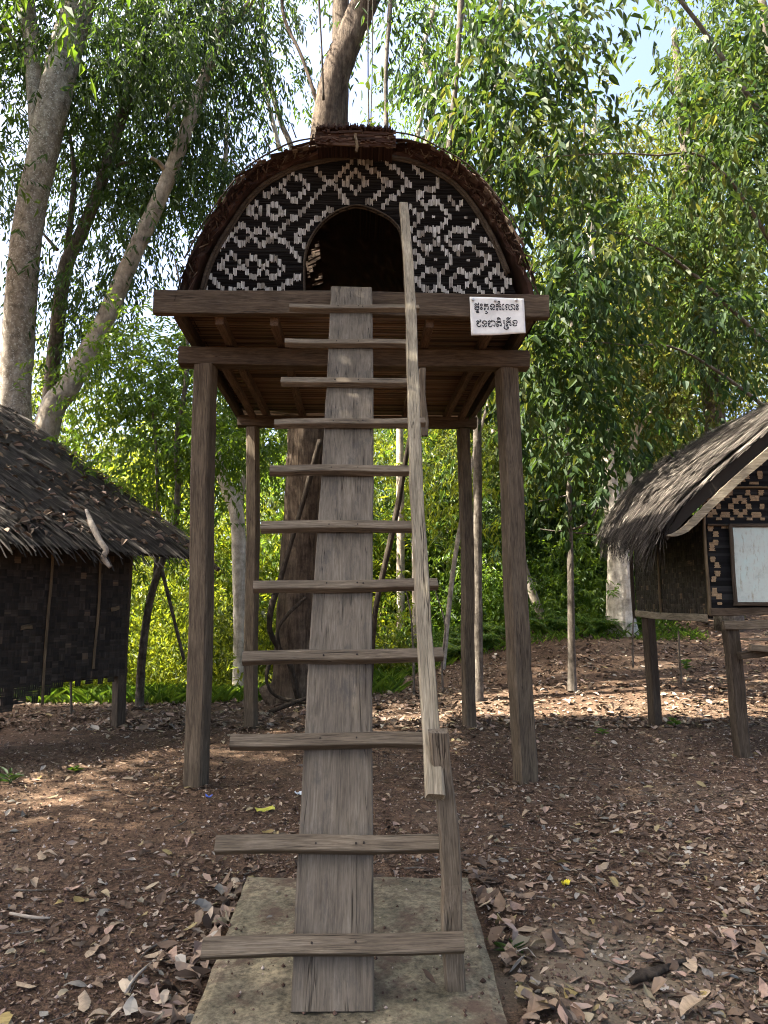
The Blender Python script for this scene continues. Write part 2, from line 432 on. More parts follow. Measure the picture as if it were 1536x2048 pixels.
def foliage(name, blobs, mat, parent=None, seed=0, leaf=(.12, .045), K=8, spray=.35, droop=.5, hi=False, clump=.45, shell=2.2, tone_bias=0.0):
    """blobs: (cx,cy,cz, rx,ry,rz, clumps, sprays per clump).  Sprays of K leaves on short twigs, gathered in clumps."""
    rng = np.random.default_rng(seed)
    O = []; TN = []; OUT = []
    for (cx, cy, cz, rx, ry, rz, nc, ns) in blobs:
        u = unit(rng.normal(size=(nc, 3))); r = rng.random((nc, 1))**(1/shell)
        R_ = np.array([rx, ry, rz])
        cc = np.array([cx, cy, cz])+u*r*R_
        ct = rng.random(nc)
        cs = clump*(.6+.8*rng.random(nc))
        o = np.repeat(cc, ns, 0)+rng.normal(size=(nc*ns, 3))*np.repeat(cs, ns)[:, None]*np.array([1, 1, .7])
        O.append(o); TN.append(np.repeat(ct, ns)); OUT.append(unit(o-np.array([cx, cy, cz])*np.array([1, 1, 1])))
    O = np.vstack(O); TN = np.concatenate(TN); OUT = np.vstack(OUT)
    m = len(O)
    dirs = unit(OUT*.6+rng.normal(size=(m, 3))*.7+np.array([0, 0, -droop*.5]))
    side = unit(np.cross(dirs, np.array([0, 0, 1.])+rng.normal(size=(m, 3))*.25))
    k = np.arange(K)
    t = (k+.5)/K
    sl = spray*(.6+.8*rng.random(m))
    base = O[:, None, :]+dirs[:, None, :]*(t[None, :, None]*sl[:, None, None])+np.array([0, 0, -1.])*(droop*.35*(t**2)[None, :, None]*sl[:, None, None])
    sg = np.where(k % 2 == 0, 1., -1.)
    ld = dirs[:, None, :]*.55+side[:, None, :]*sg[None, :, None]*.75+np.array([0, 0, -droop])*1.0+rng.normal(size=(m, K, 3))*.28
    nr = np.array([0, 0, 1.])+dirs[:, None, :]*.35+rng.normal(size=(m, K, 3))*.38
    c = base.reshape(-1, 3); ld = ld.reshape(-1, 3); nr = nr.reshape(-1, 3)
    n = len(c)
    ln = leaf[0]*(.6+.75*rng.random(n)); wd = leaf[1]*(.65+.6*rng.random(n))
    tone = np.clip(.5*np.repeat(TN, K)+.5*rng.random(n)+tone_bias, 0, 1)
    V, F, T = leaf_mesh(c, ld, nr, ln, wd, tone, hi, rng)
    off = np.array(parent.location) if parent is not None else 0
    me = mesh_np(name, V-off, [F], T)
    return link(name, me, mat, parent)

# ------------------------------------------------------------------ ground
def sm(a, lo, hi):
    u = np.clip((a-lo)/(hi-lo), 0, 1); return u*u*(3-2*u)
def gz0(x, y):
    x = np.asarray(x, float); y = np.asarray(y, float)
    yy = np.minimum(y, 45)
    r = sm(x, -1.5, 4.5)
    z = .05*sm(y, 5.5, 8.5)+r*.15*np.maximum(0, np.minimum(yy, 22)-9.3)-(1-r)*.10*np.clip(yy-10.8, 0, 14)
    z += .02*np.sin(x*.9+1.3)*np.sin(y*.7+.4)*sm(y, 3.5, 6)
    return z
def gz(x, y):
    x = np.asarray(x, float); y = np.asarray(y, float)
    z = gz0(x, y)
    z = z+.010*np.sin(x*5.1+.7*y)*np.sin(y*4.3-.5*x)+.006*np.sin(x*11.3+2.1*y)*np.sin(y*12.7+1.1)+.004*np.sin(x*23+y*7)*np.sin(y*27-x*5)
    pad = (1-sm(np.abs(x), .62, .8))*(1-sm(y, 4.1, 4.3))          # flat under the concrete pad
    return z*(1-pad)-.03*pad
def axis(lo, hi, step, far):
    a = list(np.arange(lo, hi+1e-6, step)); s = step; p = hi
    while p < far: s *= 1.35; p += s; a.append(p)
    s = step; p = lo
    while p > -far: s *= 1.35; p -= s; a.insert(0, p)
    return np.array(a)
gx = axis(-6, 7, .06, 600); gy = axis(1.4, 14, .06, 600)
X, Y = np.meshgrid(gx, gy); Z = gz(X, Y)
idx = np.arange(X.size).reshape(X.shape)
q = np.stack([idx[:-1, :-1], idx[:-1, 1:], idx[1:, 1:], idx[1:, :-1]], -1).reshape(-1, 4)
me = mesh_np('ground', np.stack([X, Y, Z], -1).reshape(-1, 3), [q], smooth=True)
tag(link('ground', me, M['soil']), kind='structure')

# concrete pad under the ladder
def pad():
    rng = np.random.default_rng(3)
    a, b, c, d = (-0.536,2.639,0.05), (0.518,2.6,0.05), (0.579,3.961,0.05), (-0.562,4.003,0.05)
    a = (a[0]-.01, 2.2); b = (b[0]-.03, 2.2)
    n = 28; V = []
    for j in range(n+1):
        v = j/n
        for i in range(n+1):
            u = i/n
            x = (a[0]*(1-u)+b[0]*u)*(1-v)+(d[0]*(1-u)+c[0]*u)*v; y = (a[1]*(1-u)+b[1]*u)*(1-v)+(d[1]*(1-u)+c[1]*u)*v
            e = min(u, 1-u, v, 1-v)
            if e == 0: x += rng.normal(0, .0025)*(u in (0, 1)); y += rng.normal(0, .0025)*(v in (0, 1))
            V.append((x, y, .05-(.012 if e == 0 else 0)+.003*math.sin(x*9+y*5)+rng.normal(0, .0012)))
    Q = [(j*(n+1)+i, j*(n+1)+i+1, (j+1)*(n+1)+i+1, (j+1)*(n+1)+i) for j in range(n) for i in range(n)]
    ring = [i for i in range(n+1)]+[(j)*(n+1)+n for j in range(1, n+1)]+[n*(n+1)+i for i in range(n-1, -1, -1)]+[j*(n+1) for j in range(n-1, 0, -1)]
    base = len(V)
    for r in ring: x, y, z = V[r]; V.append((x, y, -.12))
    m_ = len(ring)
    for k in range(m_): Q.append((ring[k], base+k, base+(k+1) % m_, ring[(k+1) % m_]))
    me = mesh_np('concrete_pad', V, [np.array(Q)])
    tag(link('concrete_pad', me, M['concrete']), 'mossy concrete slab under the foot of the plank ladder', 'slab')
pad()

# ------------------------------------------------------------------ the tall stilt house
YF, YR, YE, YG = 6.19, 8.65, 5.59, 5.79
house = empty('stilt_house', (0, 7.3, 0), 'tall wooden stilt house with arched black and white woven front', 'house')
HO = tuple(house.location)
# posts
for k, (p0, p1, w_) in enumerate([((-1.30, YF, -.12), (-1.335, YF, 3.53), .165), ((1.405, YF+.05, -.12), (1.315, YF, 3.53), .165),
                                  ((-1.215, YR, -.12), (-1.27, YR, 3.6), .135), ((1.32, YR, -.12), (1.30, YR, 3.6), .135)]):
    board('post', p0, p1, w_, w_*.96, M['post'], house, up=(.25 if k % 2 else -.25, -1, 0), seg=14, wob=.004, seed=k, cham=.016)
# beams
board('cap_beam', (-1.56, YF, 3.605), (1.51, YF, 3.605), .15, .155, M['beam'], house, seg=12, seed=5)
board('cap_beam', (-1.46, YR, 3.68), (1.45, YR, 3.68), .13, .13, M['beam'], house, seg=12, seed=6)
board('edge_beam', (-1.63, YE, 3.845), (1.548, YE, 3.86), .075, .195, M['beam'], house, seg=16, seed=7, wob=.0035)
for x, w_ in ((-1.46, .06), (1.40, .06)):
    board('side_beam', (x, YE+.06, 3.80), (x, YR+.35, 3.80), w_, .13, M['beam'], house, seed=int(x*10)+20)
for x in (-1.13, -.68, .58, 1.1):
    board('joist', (x, YE+.06, 3.745), (x, YR+.3, 3.79), .065, .10, M['joist'], house, seed=int(x*10)+40)
# two slim rods tied under the deck
for x in (-1.27, 1.25):
    board('joist', (x, YF+.1, 3.71), (x, YR+.2, 3.73), .07, .06, M['joist'], house, seed=int(x*10)+60)
# split-bamboo floor: one slat after another, front to back
sl = MB(); sl.bar((-1.5, 0, 0), (1.45, 0, 0), (0, .0115, 0), (0, 0, .006), .5)
for k in range(8):
    m_ = MB(); m_.bar((-1.5, 0, 0), (1.45, .004*math.sin(k*2.1), .004*math.sin(k)), (0, .0088+.0012*math.sin(k*1.7), 0), (0, 0, .006), (k+.5)/8)
    if k == 0: slat_meshes = []
    slat_meshes.append(mesh_np('floor_slat', np.array(m_.v), [np.array(m_.q)], m_.tn))
yy = YE+.05; k = 0
while yy < YR+.4:
    o = link('floor_slat', slat_meshes[random.randrange(8)], M['bamboo'], house)
    o.location = (random.uniform(-.03, .03), yy-HO[1], 3.872+random.uniform(-.003, .003))
    yy += .0255+random.uniform(-.002, .004); k += 1

# arch outlines (x, z): inner = edge of the woven front, outer = edge of the roof, door
ARCH = [(-1.307,5.79,4.028), (-1.234,5.79,4.32), (-1.076,5.79,4.631), (-0.902,5.79,4.907), (-0.685,5.79,5.081), (-0.444,5.79,5.192), (-0.033,5.79,5.276), (0.264,5.79,5.274), (0.523,5.79,5.215), (0.76,5.79,5.087), (0.918,5.79,4.933), (1.061,5.79,4.712), (1.193,5.79,4.442), (1.33,5.79,4.059)]
DOOR = [(-0.452,5.79,3.977), (-0.458,5.79,4.348), (-0.381,5.79,4.578), (-0.239,5.79,4.739), (-0.103,5.79,4.81), (0.02,5.79,4.826), (0.204,5.79,4.757), (0.327,5.79,4.651), (0.374,5.79,4.48), (0.389,5.79,3.99)]
ROOF = [(-1.419,5.5,3.833), (-1.408,5.5,3.936), (-1.29,5.5,4.295), (-1.128,5.5,4.554), (-0.884,5.5,4.853), (-0.606,5.5,5.078), (-0.331,5.5,5.213), (-0.033,5.5,5.265), (0.272,5.5,5.233), (0.547,5.5,5.124), (0.785,5.5,5.019), (0.968,5.5,4.882), (1.165,5.5,4.646), (1.32,5.5,4.255), (1.448,5.5,3.879)]
Z0 = 3.93
def arch_poly(pts, n=60):
    return spline([(p[0], 0, p[2]) for p in pts], n)[:, [0, 2]]
A_ = arch_poly(ARCH); A_ = np.vstack([[A_[0, 0]-.02, Z0], A_, [A_[-1, 0]+.02, Z0]])
D_ = arch_poly(DOOR, 40); D_[0, 1] = Z0; D_[-1, 1] = Z0
def spans(poly, z):
    xs = []
    for i in range(len(poly)-1):
        (x0, z0), (x1, z1) = poly[i], poly[i+1]
        if (z0-z)*(z1-z) < 0: xs.append(x0+(x1-x0)*(z-z0)/(z1-z0))
    return sorted(xs)
def weave_rows(name, poly, door, y, mat, parent, pitch, seed, gap=0.0, face=-1):
    rng = random.Random(seed); mb = MB(); z = Z0+.006; top = max(p[1] for p in poly)
    while z < top-.004:
        s_ = spans(poly, z); d = spans(door, z) if door is not None else []
        if len(s_) >= 2:
            iv = [(s_[0], s_[-1])]
            if len(d) >= 2: iv = [(s_[0], d[0]), (d[-1], s_[-1])]
            for a, b in iv:
                if b-a < .03 or rng.random() < gap: continue
                n_ = max(2, int((b-a)/.07)); i = len(mb.v); tn = rng.random()
                for k in range(n_+1):
                    u = k/n_; x = a+(b-a)*u; dy = face*(.004*math.sin(k*1.57+z*300))+rng.uniform(-.0015, .0015); dz = rng.uniform(-.0012, .0012)
                    h = pitch*.47
                    mb.v += [(x, y+dy-face*.004, z-h+dz), (x, y+dy+face*.003, z+dz), (x, y+dy-face*.004, z+h+dz)]; mb.tn += [tn]*3
                for k in range(n_):
                    j = i+3*k; mb.q += [(j, j+3, j+4, j+1), (j+1, j+4, j+5, j+2)]
        z += pitch*rng.uniform(.93, 1.07)
    return mb.build(name, mat, parent, off=HO)
gable = weave_rows('woven_gable', A_, D_, YG, M['weave_black'], house, .0118, 11)
# dark backing mat behind the strips, with the doorway open
def backing(y, th, name, parent):
    mb = MB(); z = Z0; dz = .03; top = max(p[1] for p in A_)
    while z < top-.03:
        s_ = spans(A_, z+dz/2); d = spans(D_, z+dz/2)
        iv = [(s_[0], s_[-1])] if len(d) < 2 else [(s_[0], d[0]), (d[-1], s_[-1])]
        for a, b in iv: mb.bar((a+.004, y, z+dz/2), (b-.004, y, z+dz/2), (0, th, 0), (0, 0, dz/2), .1)
        z += dz
    return mb.build(name, M['backing'], parent, off=HO)
backing(YG+.016, .006, 'backing_mat', house)
rear = weave_rows('rear_gable', A_*np.array([.96, 1])+np.array([0, -.05]), None, YR+.2, M['weave_dark'], house, .016, 12, gap=.03)
rear['kind'] = 'stuff'; gable['kind'] = 'stuff'

# pale strips that float over the dark weave: the diamond figures, traced as runs of strips
def z1(*p): return [(300+x/3.491, 230+y/3.491) for x, y in p]
def z2(*p): return [(680+x/3.491, 230+y/3.491) for x, y in p]
def ring1(cx, cy, rx, ry): return z1((cx-rx, cy), (cx, cy-ry), (cx+rx, cy), (cx, cy+ry), (cx-rx, cy))
def ring2(cx, cy, rx, ry): return z2((cx-rx, cy), (cx, cy-ry), (cx+rx, cy), (cx, cy+ry), (cx-rx, cy))
RUNS = [ring1(1437, 472, 76, 88),
  ring1(575, 1070, 78, 72), ring1(727, 1078, 74, 72), ring1(872, 1080, 76, 72), ring1(647, 865, 74, 72), ring1(797, 865, 74, 72), ring1(735, 690, 46, 48), ring1(872, 690, 60, 58), ring1(1005, 520, 96, 96),
  z1((372, 1235), (388, 1205), (420, 1235)), z1((415, 1100), (540, 1245)), z1((580, 1250), (640, 1195), (690, 1250)), z1((740, 1250), (797, 1195), (850, 1250)), z1((870, 840), (1075, 1040)),
  z1((905, 840), (1240, 500), (1420, 325)), z1((1150, 370), (1250, 480), (1395, 615)), z1((800, 590), (915, 515)), z1((1010, 870), (1110, 800), (1255, 655), (1300, 680)), z1((1010, 870), (1085, 930)),
  z1((900, 1250), (1030, 1135), (1085, 1195)), z1((470, 975), (560, 880)), z1((1470, 330), (1540, 330)),
  z2((130, 320), (205, 370), (285, 430), (350, 470), (290, 540), (220, 600), (165, 630)), z2((285, 300), (360, 350), (430, 420), (490, 470), (430, 530), (360, 590), (270, 670)), z2((0, 570), (50, 620)), z2((520, 365), (590, 440)),
  z2((690, 440), (680, 490), (640, 530)), z2((620, 490), (535, 575), (615, 650), (650, 590)), z2((650, 590), (780, 710), (670, 815), (620, 785), (525, 865), (615, 945), (680, 870), (670, 830)), z2((680, 900), (785, 1010), (690, 1100), (615, 1075), (530, 1160), (630, 1240), (690, 1150)),
  z2((690, 1170), (745, 1250)), z2((755, 550), (830, 650), (862, 610)), z2((480, 640), (570, 715), (490, 795)), z2((490, 940), (570, 1010), (490, 1080)),
  z2((970, 735), (890, 820), (825, 785), (750, 865), (835, 945), (900, 880)), z2((890, 890), (1040, 1000), (905, 1120)), z2((990, 850), (1075, 905)), z2((905, 1120), (845, 1072), (760, 1160), (850, 1240), (910, 1130)), z2((910, 1150), (990, 1250)), ring2(1092, 1152, 82, 86)]
GX0, GZ0_ = (-0.027,5.79,4.028)[0], (-0.027,5.79,4.028)[2]
# photo-plane to wall-plane map (a similarity on the flat front)
GSX = ((1.254,5.79,4.679)[0]-(-1.294,5.79,4.627)[0])/600
GZT = (-0.033,5.79,5.249)[2]; GSZ = (GZT-GZ0_)/270
GXT = (-0.033,5.79,5.249)[0]
white = []; seen = set()
rngw = random.Random(5)
for run in RUNS:
    for i in range(len(run)-1):
        (xa, ya), (xb, yb) = run[i], run[i+1]
        if xa > xb: xa, ya, xb, yb = xb, yb, xa, ya
        c0, c1 = math.ceil((xa-3)/7.9), math.floor((xb+3)/7.9)
        for c in range(c0, c1+1):
            x = c*7.9; u = min(1, max(0, (x-xa)/max(xb-xa, 1e-3)))
            y = ya+(yb-ya)*u
            ky = round(y/9.0)
            if any((c, ky+d_) in seen for d_ in (0,)): continue
            seen.add((c, ky)); white.append((x, ky*9.0+rngw.uniform(-1, 1)))
for (dx, dy) in ((655, 710), (882, 710), (665, 1008), (893, 1008)): white.append((680+dx/3.491, 230+dy/3.491, 6))
def inside(poly, x, z):
    s_ = spans(poly, z); return len(s_) >= 2 and s_[0] < x < s_[-1]
wm = []
for k in range(6):
    r_ = np.random.default_rng(k); mb = MB(); w2 = .0155
    for a in (-1, 0, 1):        # a bundle of three slivers of uneven length
        h = .030+r_.uniform(-.007, .005); xo = a*w2*.68; zo = r_.uniform(-.006, .006)
        mb.bar((xo, 0, zo-h), (xo+r_.uniform(-.001, .001), 0, zo+h), (w2*.26, 0, 0), (0, .0022, 0), .5)
    wm.append(mesh_np('weave_strip', np.array(mb.v), [np.array(mb.q)], mb.tn))
wpos = []
for t_ in white:
    px, py = t_[0], t_[1]
    f = (590-py)/270
    x = GX0+(px-711)*GSX*(1+.03*(f-.5)*0)+f*(GXT-GX0); z = GZ0_+(590-py)*GSZ
    if not (inside(A_, x, z-.03) and inside(A_, x, min(z+.03, 5.26))) or z < Z0+.02: continue
    if inside(D_, x-.012, z) or inside(D_, x+.012, z) or inside(D_, x, z-.035): continue
    wpos.append((x, z, len(t_) > 2))
wpos.sort(key=lambda p: abs(p[0])*0+p[1])
rest = MB()
rngw.shuffle(wpos)
for k, (x, z, small) in enumerate(wpos):
    if k < 300:
        o = link('weave_strip', wm[k % 6], M['weave_white'], gable)
        o.location = (x-HO[0], YG-.0085-HO[1], z-HO[2])
        if small: o.scale = (.9, 1, .35)
    else:
        me_ = wm[k % 6]
        for p in range(3):
            vs = [me_.vertices[p*8+j].co for j in range(8)]; i = len(rest.v)
            rest.v += [(x+v_[0], YG-.0085+v_[1], z+v_[2]) for v_ in vs]; rest.tn += [.5]*8
            rest.q += [(i, i+1, i+5, i+4), (i+1, i+2, i+6, i+5), (i+2, i+3, i+7, i+6), (i+3, i, i+4, i+7), (i+3, i+2, i+1, i), (i+4, i+5, i+6, i+7)]
if rest.v: tag(rest.build('weave_strips', M['weave_white'], gable, off=HO), kind='stuff')
# bent rods along the arch and round the doorway
def bent(name, poly, y, r, mat, step=3, dz=0):
    pts = [(p[0], y, p[1]+dz) for p in poly[::step]]
    return tubes(name, [(pts, [r]*len(pts))], mat, house, 6, .12, 3)
bent('arch_rod', A_[1:-1], YG-.02, .017, M['darkpost'])
bent('arch_rod', A_[1:-1]*np.array([.985, 1])+np.array([0, -.014]), YG-.012, .011, M['darkpost'])
bent('door_rim', D_, YG-.010, .007, M['darkpost'], 2)
bent('door_rim', D_, YG+.026, .011, M['darkpost'], 2)

# barrel roof: mat shell from front to back, ragged front edge, courses of palm strips on top
R_ = arch_poly(ROOF, 90)
def hole(x, y):        # torn places where daylight comes in
    return (-.60 < x < -.42 and 7.0 < y < 8.1 and math.sin(y*9+x*30) > -.55) or (.28 < x < .62 and 7.2 < y < 8.4 and math.sin(x*61)*math.sin(y*23) > .8)
def shell():
    rng = np.random.default_rng(21); mb_v = []; n = len(R_)
    ny = 26; ys = np.linspace(0, 1, ny+1)
    A2 = arch_poly(ARCH, n); A2 = A2*np.array([1.015, 1.0])+np.array([0, .012])
    A2[0] = (A2[0, 0]-.03, 3.86); A2[-1] = (A2[-1, 0]+.03, 3.86)
    low = np.clip(1-(A2[:, 1]-3.9)/1.2, 0, 1)
    A2[:, 0] += np.where(A2[:, 0] > 0, .10, -.055)*low      # the eaves flare out a little
    V = []; T = []
    rag = np.interp(np.arange(n), np.arange(0, n, 3), rng.normal(0, .05, len(np.arange(0, n, 3))))
    for i in range(n):
        y0 = 5.735+rag[i]*.45+rng.normal(0, .014)
        for j in range(ny+1):
            y = y0+(YR+.12-y0)*ys[j]
            p = A2[i] if True else 0
            V.append((p[0], y, p[1]+rng.normal(0, .004))); T.append(np.clip(.35+rng.normal(0, .2), 0, 1))
    # the outer skin, 5 cm farther out
    cen = np.array([0, 4.0]); m_ = len(V)
    for i in range(n):
        d = A2[i]-cen; d /= np.linalg.norm(d)
        for j in range(ny+1):
            x, y, z = V[i*(ny+1)+j]; V.append((x+d[0]*.035, y, z+d[1]*.035)); T.append(np.clip(.45+rng.normal(0, .2), 0, 1))
    Q = []
    for i in range(n-1):
        for j in range(ny):
            a = i*(ny+1)+j; b = a+ny+1
            if hole(V[a][0], V[a][1]): continue
            Q.append((a, b, b+1, a+1)); Q.append((m_+a, m_+a+1, m_+b+1, m_+b))
        a = i*(ny+1); Q.append((a, m_+a, m_+a+ny+1, a+ny+1))
    me = mesh_np('roof_shell', np.array(V)-np.array(HO), [np.array(Q)], T)
    return link('roof_shell', me, M['roofred'], house), A2
roof_o, A2 = shell()
def thatch_main():
    """palm strips laid from the ridge down each side, ends uneven at the front"""
    rng = np.random.default_rng(22); mb = MB(); n = len(A2); cen = np.array([0, 4.0])
    for k in range(2600):
        i = rng.integers(2, n-8); y = 5.70+rng.random()**2.2*3.1+rng.normal(0, .03)
        right = A2[i, 0] > 0
        if hole(A2[i, 0], y) or hole(A2[i, 0]-.06, y) or hole(A2[i, 0]+.06, y): continue
        ln = rng.integers(3, 9); j = min(n-1, i+ln) if right else max(0, i-ln)
        if right and i < n//2 or (not right and i > n//2): continue
        d0 = A2[i]-cen; d0 /= np.linalg.norm(d0); d1 = A2[j]-cen; d1 /= np.linalg.norm(d1)
        h0, h1 = .036+rng.random()*.01, .04+rng.random()*.02
        p0 = A2[i]+d0*h0; p1 = A2[j]+d1*h1
        mb.strip((p0[0], y, p0[1]), (p1[0], y+rng.normal(0, .05), p1[1]), (0, .010+.012*rng.random(), rng.normal(0, .003)), (d0[0], 0, d0[1]), np.clip(rng.normal(.5, .25), 0, 1), .02, seg=2)
    for k in range(520):       # broken ends that stand out at the front edge
        i = rng.integers(1, n-1)
        if abs(A2[i, 0]) < .36 and A2[i, 1] > 5: continue
        d = A2[i]-cen; d /= np.linalg.norm(d); t = np.array([-d[1], d[0]])
        h = .0+rng.random()*.06; y = 5.73+rng.normal(0, .03); L_ = .05+.10*rng.random(); a = rng.normal(0, .8)
        p = A2[i]+d*h; e = p+(t*math.sin(a)+d*.25*rng.normal())*L_
        mb.strip((p[0], y, p[1]), (e[0], y-L_*max(.1, math.cos(a)), e[1]), (t[0]*.007, rng.normal(0, .003), t[1]*.007), (d[0], 0, d[1]), np.clip(rng.normal(.55, .3), 0, 1))
    return tag(mb.build('thatch', M['roofred'], house, off=HO), kind='stuff')
thatch_main()
# loose patches of woven palm on the shoulders of the roof
for (i0, i1, side, hh) in ((14, 26, -1, .05), (30, 36, -1, .03), (55, 60, 1, .055), (62, 84, 1, .05), (68, 76, 1, .075)):
    rng = np.random.default_rng(i0); mb = MB(); cen = np.array([0, 4.0])
    for i in range(i0, i1):
        for k in range(7):
            d = A2[i]-cen; d /= np.linalg.norm(d); p = A2[i]+d*(hh+.01*k*rng.random()); e = A2[i+1]+d*(hh+.012*k*rng.random()); y = 5.60+.05*k+rng.normal(0, .02)
            mb.bar((p[0], y, p[1]), (e[0], y+rng.normal(0, .01), e[1]), (0, .021, 0), (d[0]*.003, 0, d[1]*.003), np.clip(rng.normal(.5 if side < 0 else .75, .28), 0, 1))
    mb.build('thatch_patch', M['roofred'], house, off=HO)
# rods bent over the outside of the roof
for k, (y, off_) in enumerate(((5.60, .085), (5.65, .065), (5.75, .06))):
    pts = []
    for i in range(4, len(A2)-3, 6):
        d = A2[i]-np.array([0, 4.0]); d /= np.linalg.norm(d)
        pts.append((A2[i, 0]+d[0]*(off_+.01*math.sin(i+k*2)), y+.015*math.sin(i*1.3), A2[i, 1]+d[1]*(off_+.012*math.sin(i*1.7+k))))
    tubes('roof_rod', [(pts, [.007]*len(pts))], M['darkpost'], house, 5, .1, k)
# short tie sticks
for i in (20, 27, 33, 57, 63, 70):
    d = A2[i]-np.array([0, 4.0]); d /= np.linalg.norm(d)
    tubes('tie_stick', [([(A2[i, 0]+d[0]*.02, 5.45, A2[i, 1]+d[1]*.02), (A2[i, 0]+d[0]*.14, 5.46, A2[i, 1]+d[1]*.17)], [.006, .004])], M['darkpost'], house, 5, .1, i)
# ridge cap: a thick pad of palm strips along the crown
def ridge_cap():
    rng = np.random.default_rng(31); mb = MB()
    xl, xr = (-0.344,5.45,5.191)[0], (0.273,5.45,5.207)[0]
    zb, zt = (-0.032,5.5,5.132)[2], (-0.032,5.4,5.256)[2]
    for k in range(230):
        u = rng.random(); x = xl+(xr-xl)*u; v = rng.random(); z = zb+(zt-zb)*v-.05*abs(u-.5)**2*4*.5
        tone = np.clip(rng.normal(.42 if v < .75 else .15, .2), 0, 1)
        mb.bar((x, 5.40+rng.normal(0, .02), z), (x+rng.normal(0, .02), 7.2 if z > 5.36 else 5.47, z+.02), (.011, 0, 0), (0, 0, .004), tone)
    for k in range(170):
        x = xl+(xr-xl)*(k/169.); z = zt-.02*((k/169.-.5)*2)**2
        mb.bar((x, 5.36+rng.normal(0, .012), z+rng.normal(0, .006)), (x, 7.2, z+.05), (.004, 0, 0), (0, 0, .012), np.clip(rng.normal(.25, .2), 0, 1))
    for k in range(150):
        z = zb-.01+(zt-zb)*rng.random()*.85; a = xl-.02+(xr-xl)*rng.random()*.8; yy_ = 5.372+.03*(zt-z)/(zt-zb)+rng.normal(0, .006)
        mb.bar((a, yy_, z), (min(xr+.02, a+.08+.2*rng.random()), yy_+rng.normal(0, .006), z+rng.normal(0, .008)), (0, .002, 0), (0, 0, .009), np.clip(rng.normal(.5, .25), 0, 1))
    return tag(mb.build('ridge_cap', M['roofred'], house, off=HO), kind='stuff')
ridge_cap()
board('ridge_stick', (-.03, 5.37, (-0.032,5.37,5.222)[2]), (-.022, 5.37, (-0.031,5.37,5.044)[2]), .022, .014, M['batten'], house, up=(0, -1, 0), seg=4)

# ------------------------------------------------------------------ sign
sign = empty('sign', (1.11, YE-.05, 3.76), 'small white sign with two lines of black script screwed to the house beam', 'sign')
SO = tuple(sign.location)
def sign_panel():
    c = [(0.893,5.535,3.911), (1.335,5.535,3.905), (1.34,5.535,3.611), (0.9,5.535,3.587)]
    n = 18; V = []; f = lambda a, b, u: tuple(a[i]*(1-u)+b[i]*u for i in range(3))
    for s_ in (0, 1):
        for j in range(n+1):
            for i in range(n+1):
                l = f(c[0], c[3], j/n); r = f(c[1], c[2], j/n); p = f(l, r, i/n)
                u, v = i/n, j/n
                wv_ = .004*math.sin(u*5+v*3)+.0035*math.sin(u*9-v*7+1)*v+.005*v*v*math.sin(u*3.1)
                V.append((p[0], p[1]-wv_-(0 if s_ else .003), p[2]-.004*math.sin(u*3.14)*(j == n)))
    m_ = (n+1)*(n+1); Q = []
    for j in range(n):
        for i in range(n):
            a = j*(n+1)+i; Q += [(a, a+n+1, a+n+2, a+1), (m_+a, m_+a+1, m_+a+n+2, m_+a+n+1)]
    for i in range(n):
        Q += [(i, i+1, m_+i+1, m_+i), (n*(n+1)+i, m_+n*(n+1)+i, m_+n*(n+1)+i+1, n*(n+1)+i+1), (i*(n+1), m_+i*(n+1), m_+(i+1)*(n+1), (i+1)*(n+1)), (i*(n+1)+n, (i+1)*(n+1)+n, m_+(i+1)*(n+1)+n, m_+i*(n+1)+n)]
    me = mesh_np('panel', np.array(V)-np.array(SO), [np.array(Q)], smooth=True)
    return link('panel', me, m_plain('sign_sheet', (.62, .61, .58), .28, .16, 9, .5), sign)
sign_panel()
M['ink'] = m_plain('black_ink', (.012, .013, .018), .5, .1); M['screw'] = m_plain('screw_metal', (.45, .45, .46), .35, .1, metal=.8)
SA = ([(320,490),(390,420),(440,470),(500,480),(540,430),(500,375)],[(330,590),(360,530),(420,560),(400,620),(330,650),(370,720),(440,700),(480,730),(540,700),(540,640),(540,560),(490,560),(470,600),(530,620)],[(400,850),(420,800),(520,790),(480,840),(420,870),(480,880),(540,860),(540,900)],(670,495,50),(670,670,50),
 [(800,500),(850,440),(910,480),(980,460),(1020,480)],[(800,580),(850,520),(900,560),(960,540),(1010,560),(1030,640),(1020,740)],[(800,680),(830,740),(870,700),(860,650),(810,680)],[(960,660),(1000,730)],[(880,820),(930,830),(900,800)],[(870,910),(930,930),(1000,860)],
 [(1110,560),(1180,460),(1270,450),(1340,500),(1350,580),(1290,600),(1270,550)],[(1110,580),(1180,560),(1230,640),(1290,730),(1350,680)],[(1120,660),(1170,700),(1200,740),(1200,660)],
 [(420,1350),(490,1290),(550,1350),(620,1330),(650,1270),(580,1250)],[(430,1430),(500,1390),(530,1430),(440,1480),(480,1560),(560,1590),(640,1550),(660,1480)],[(710,1390),(770,1310),(860,1300),(940,1350),(950,1430),(880,1450),(860,1400)],[(720,1420),(780,1400),(830,1480),(890,1590),(950,1520)],[(720,1510),(780,1590),(800,1520)],
 [(1010,1350),(1090,1290),(1150,1350),(1220,1300),(1180,1250)],[(1010,1420),(1100,1400),(1110,1450),(1030,1480),(1060,1560),(1130,1590),(1210,1550),(1230,1480)],[(1230,1300),(1320,1310),(1370,1380),(1370,1500),(1340,1590)],[(1290,1500),(1330,1570)])
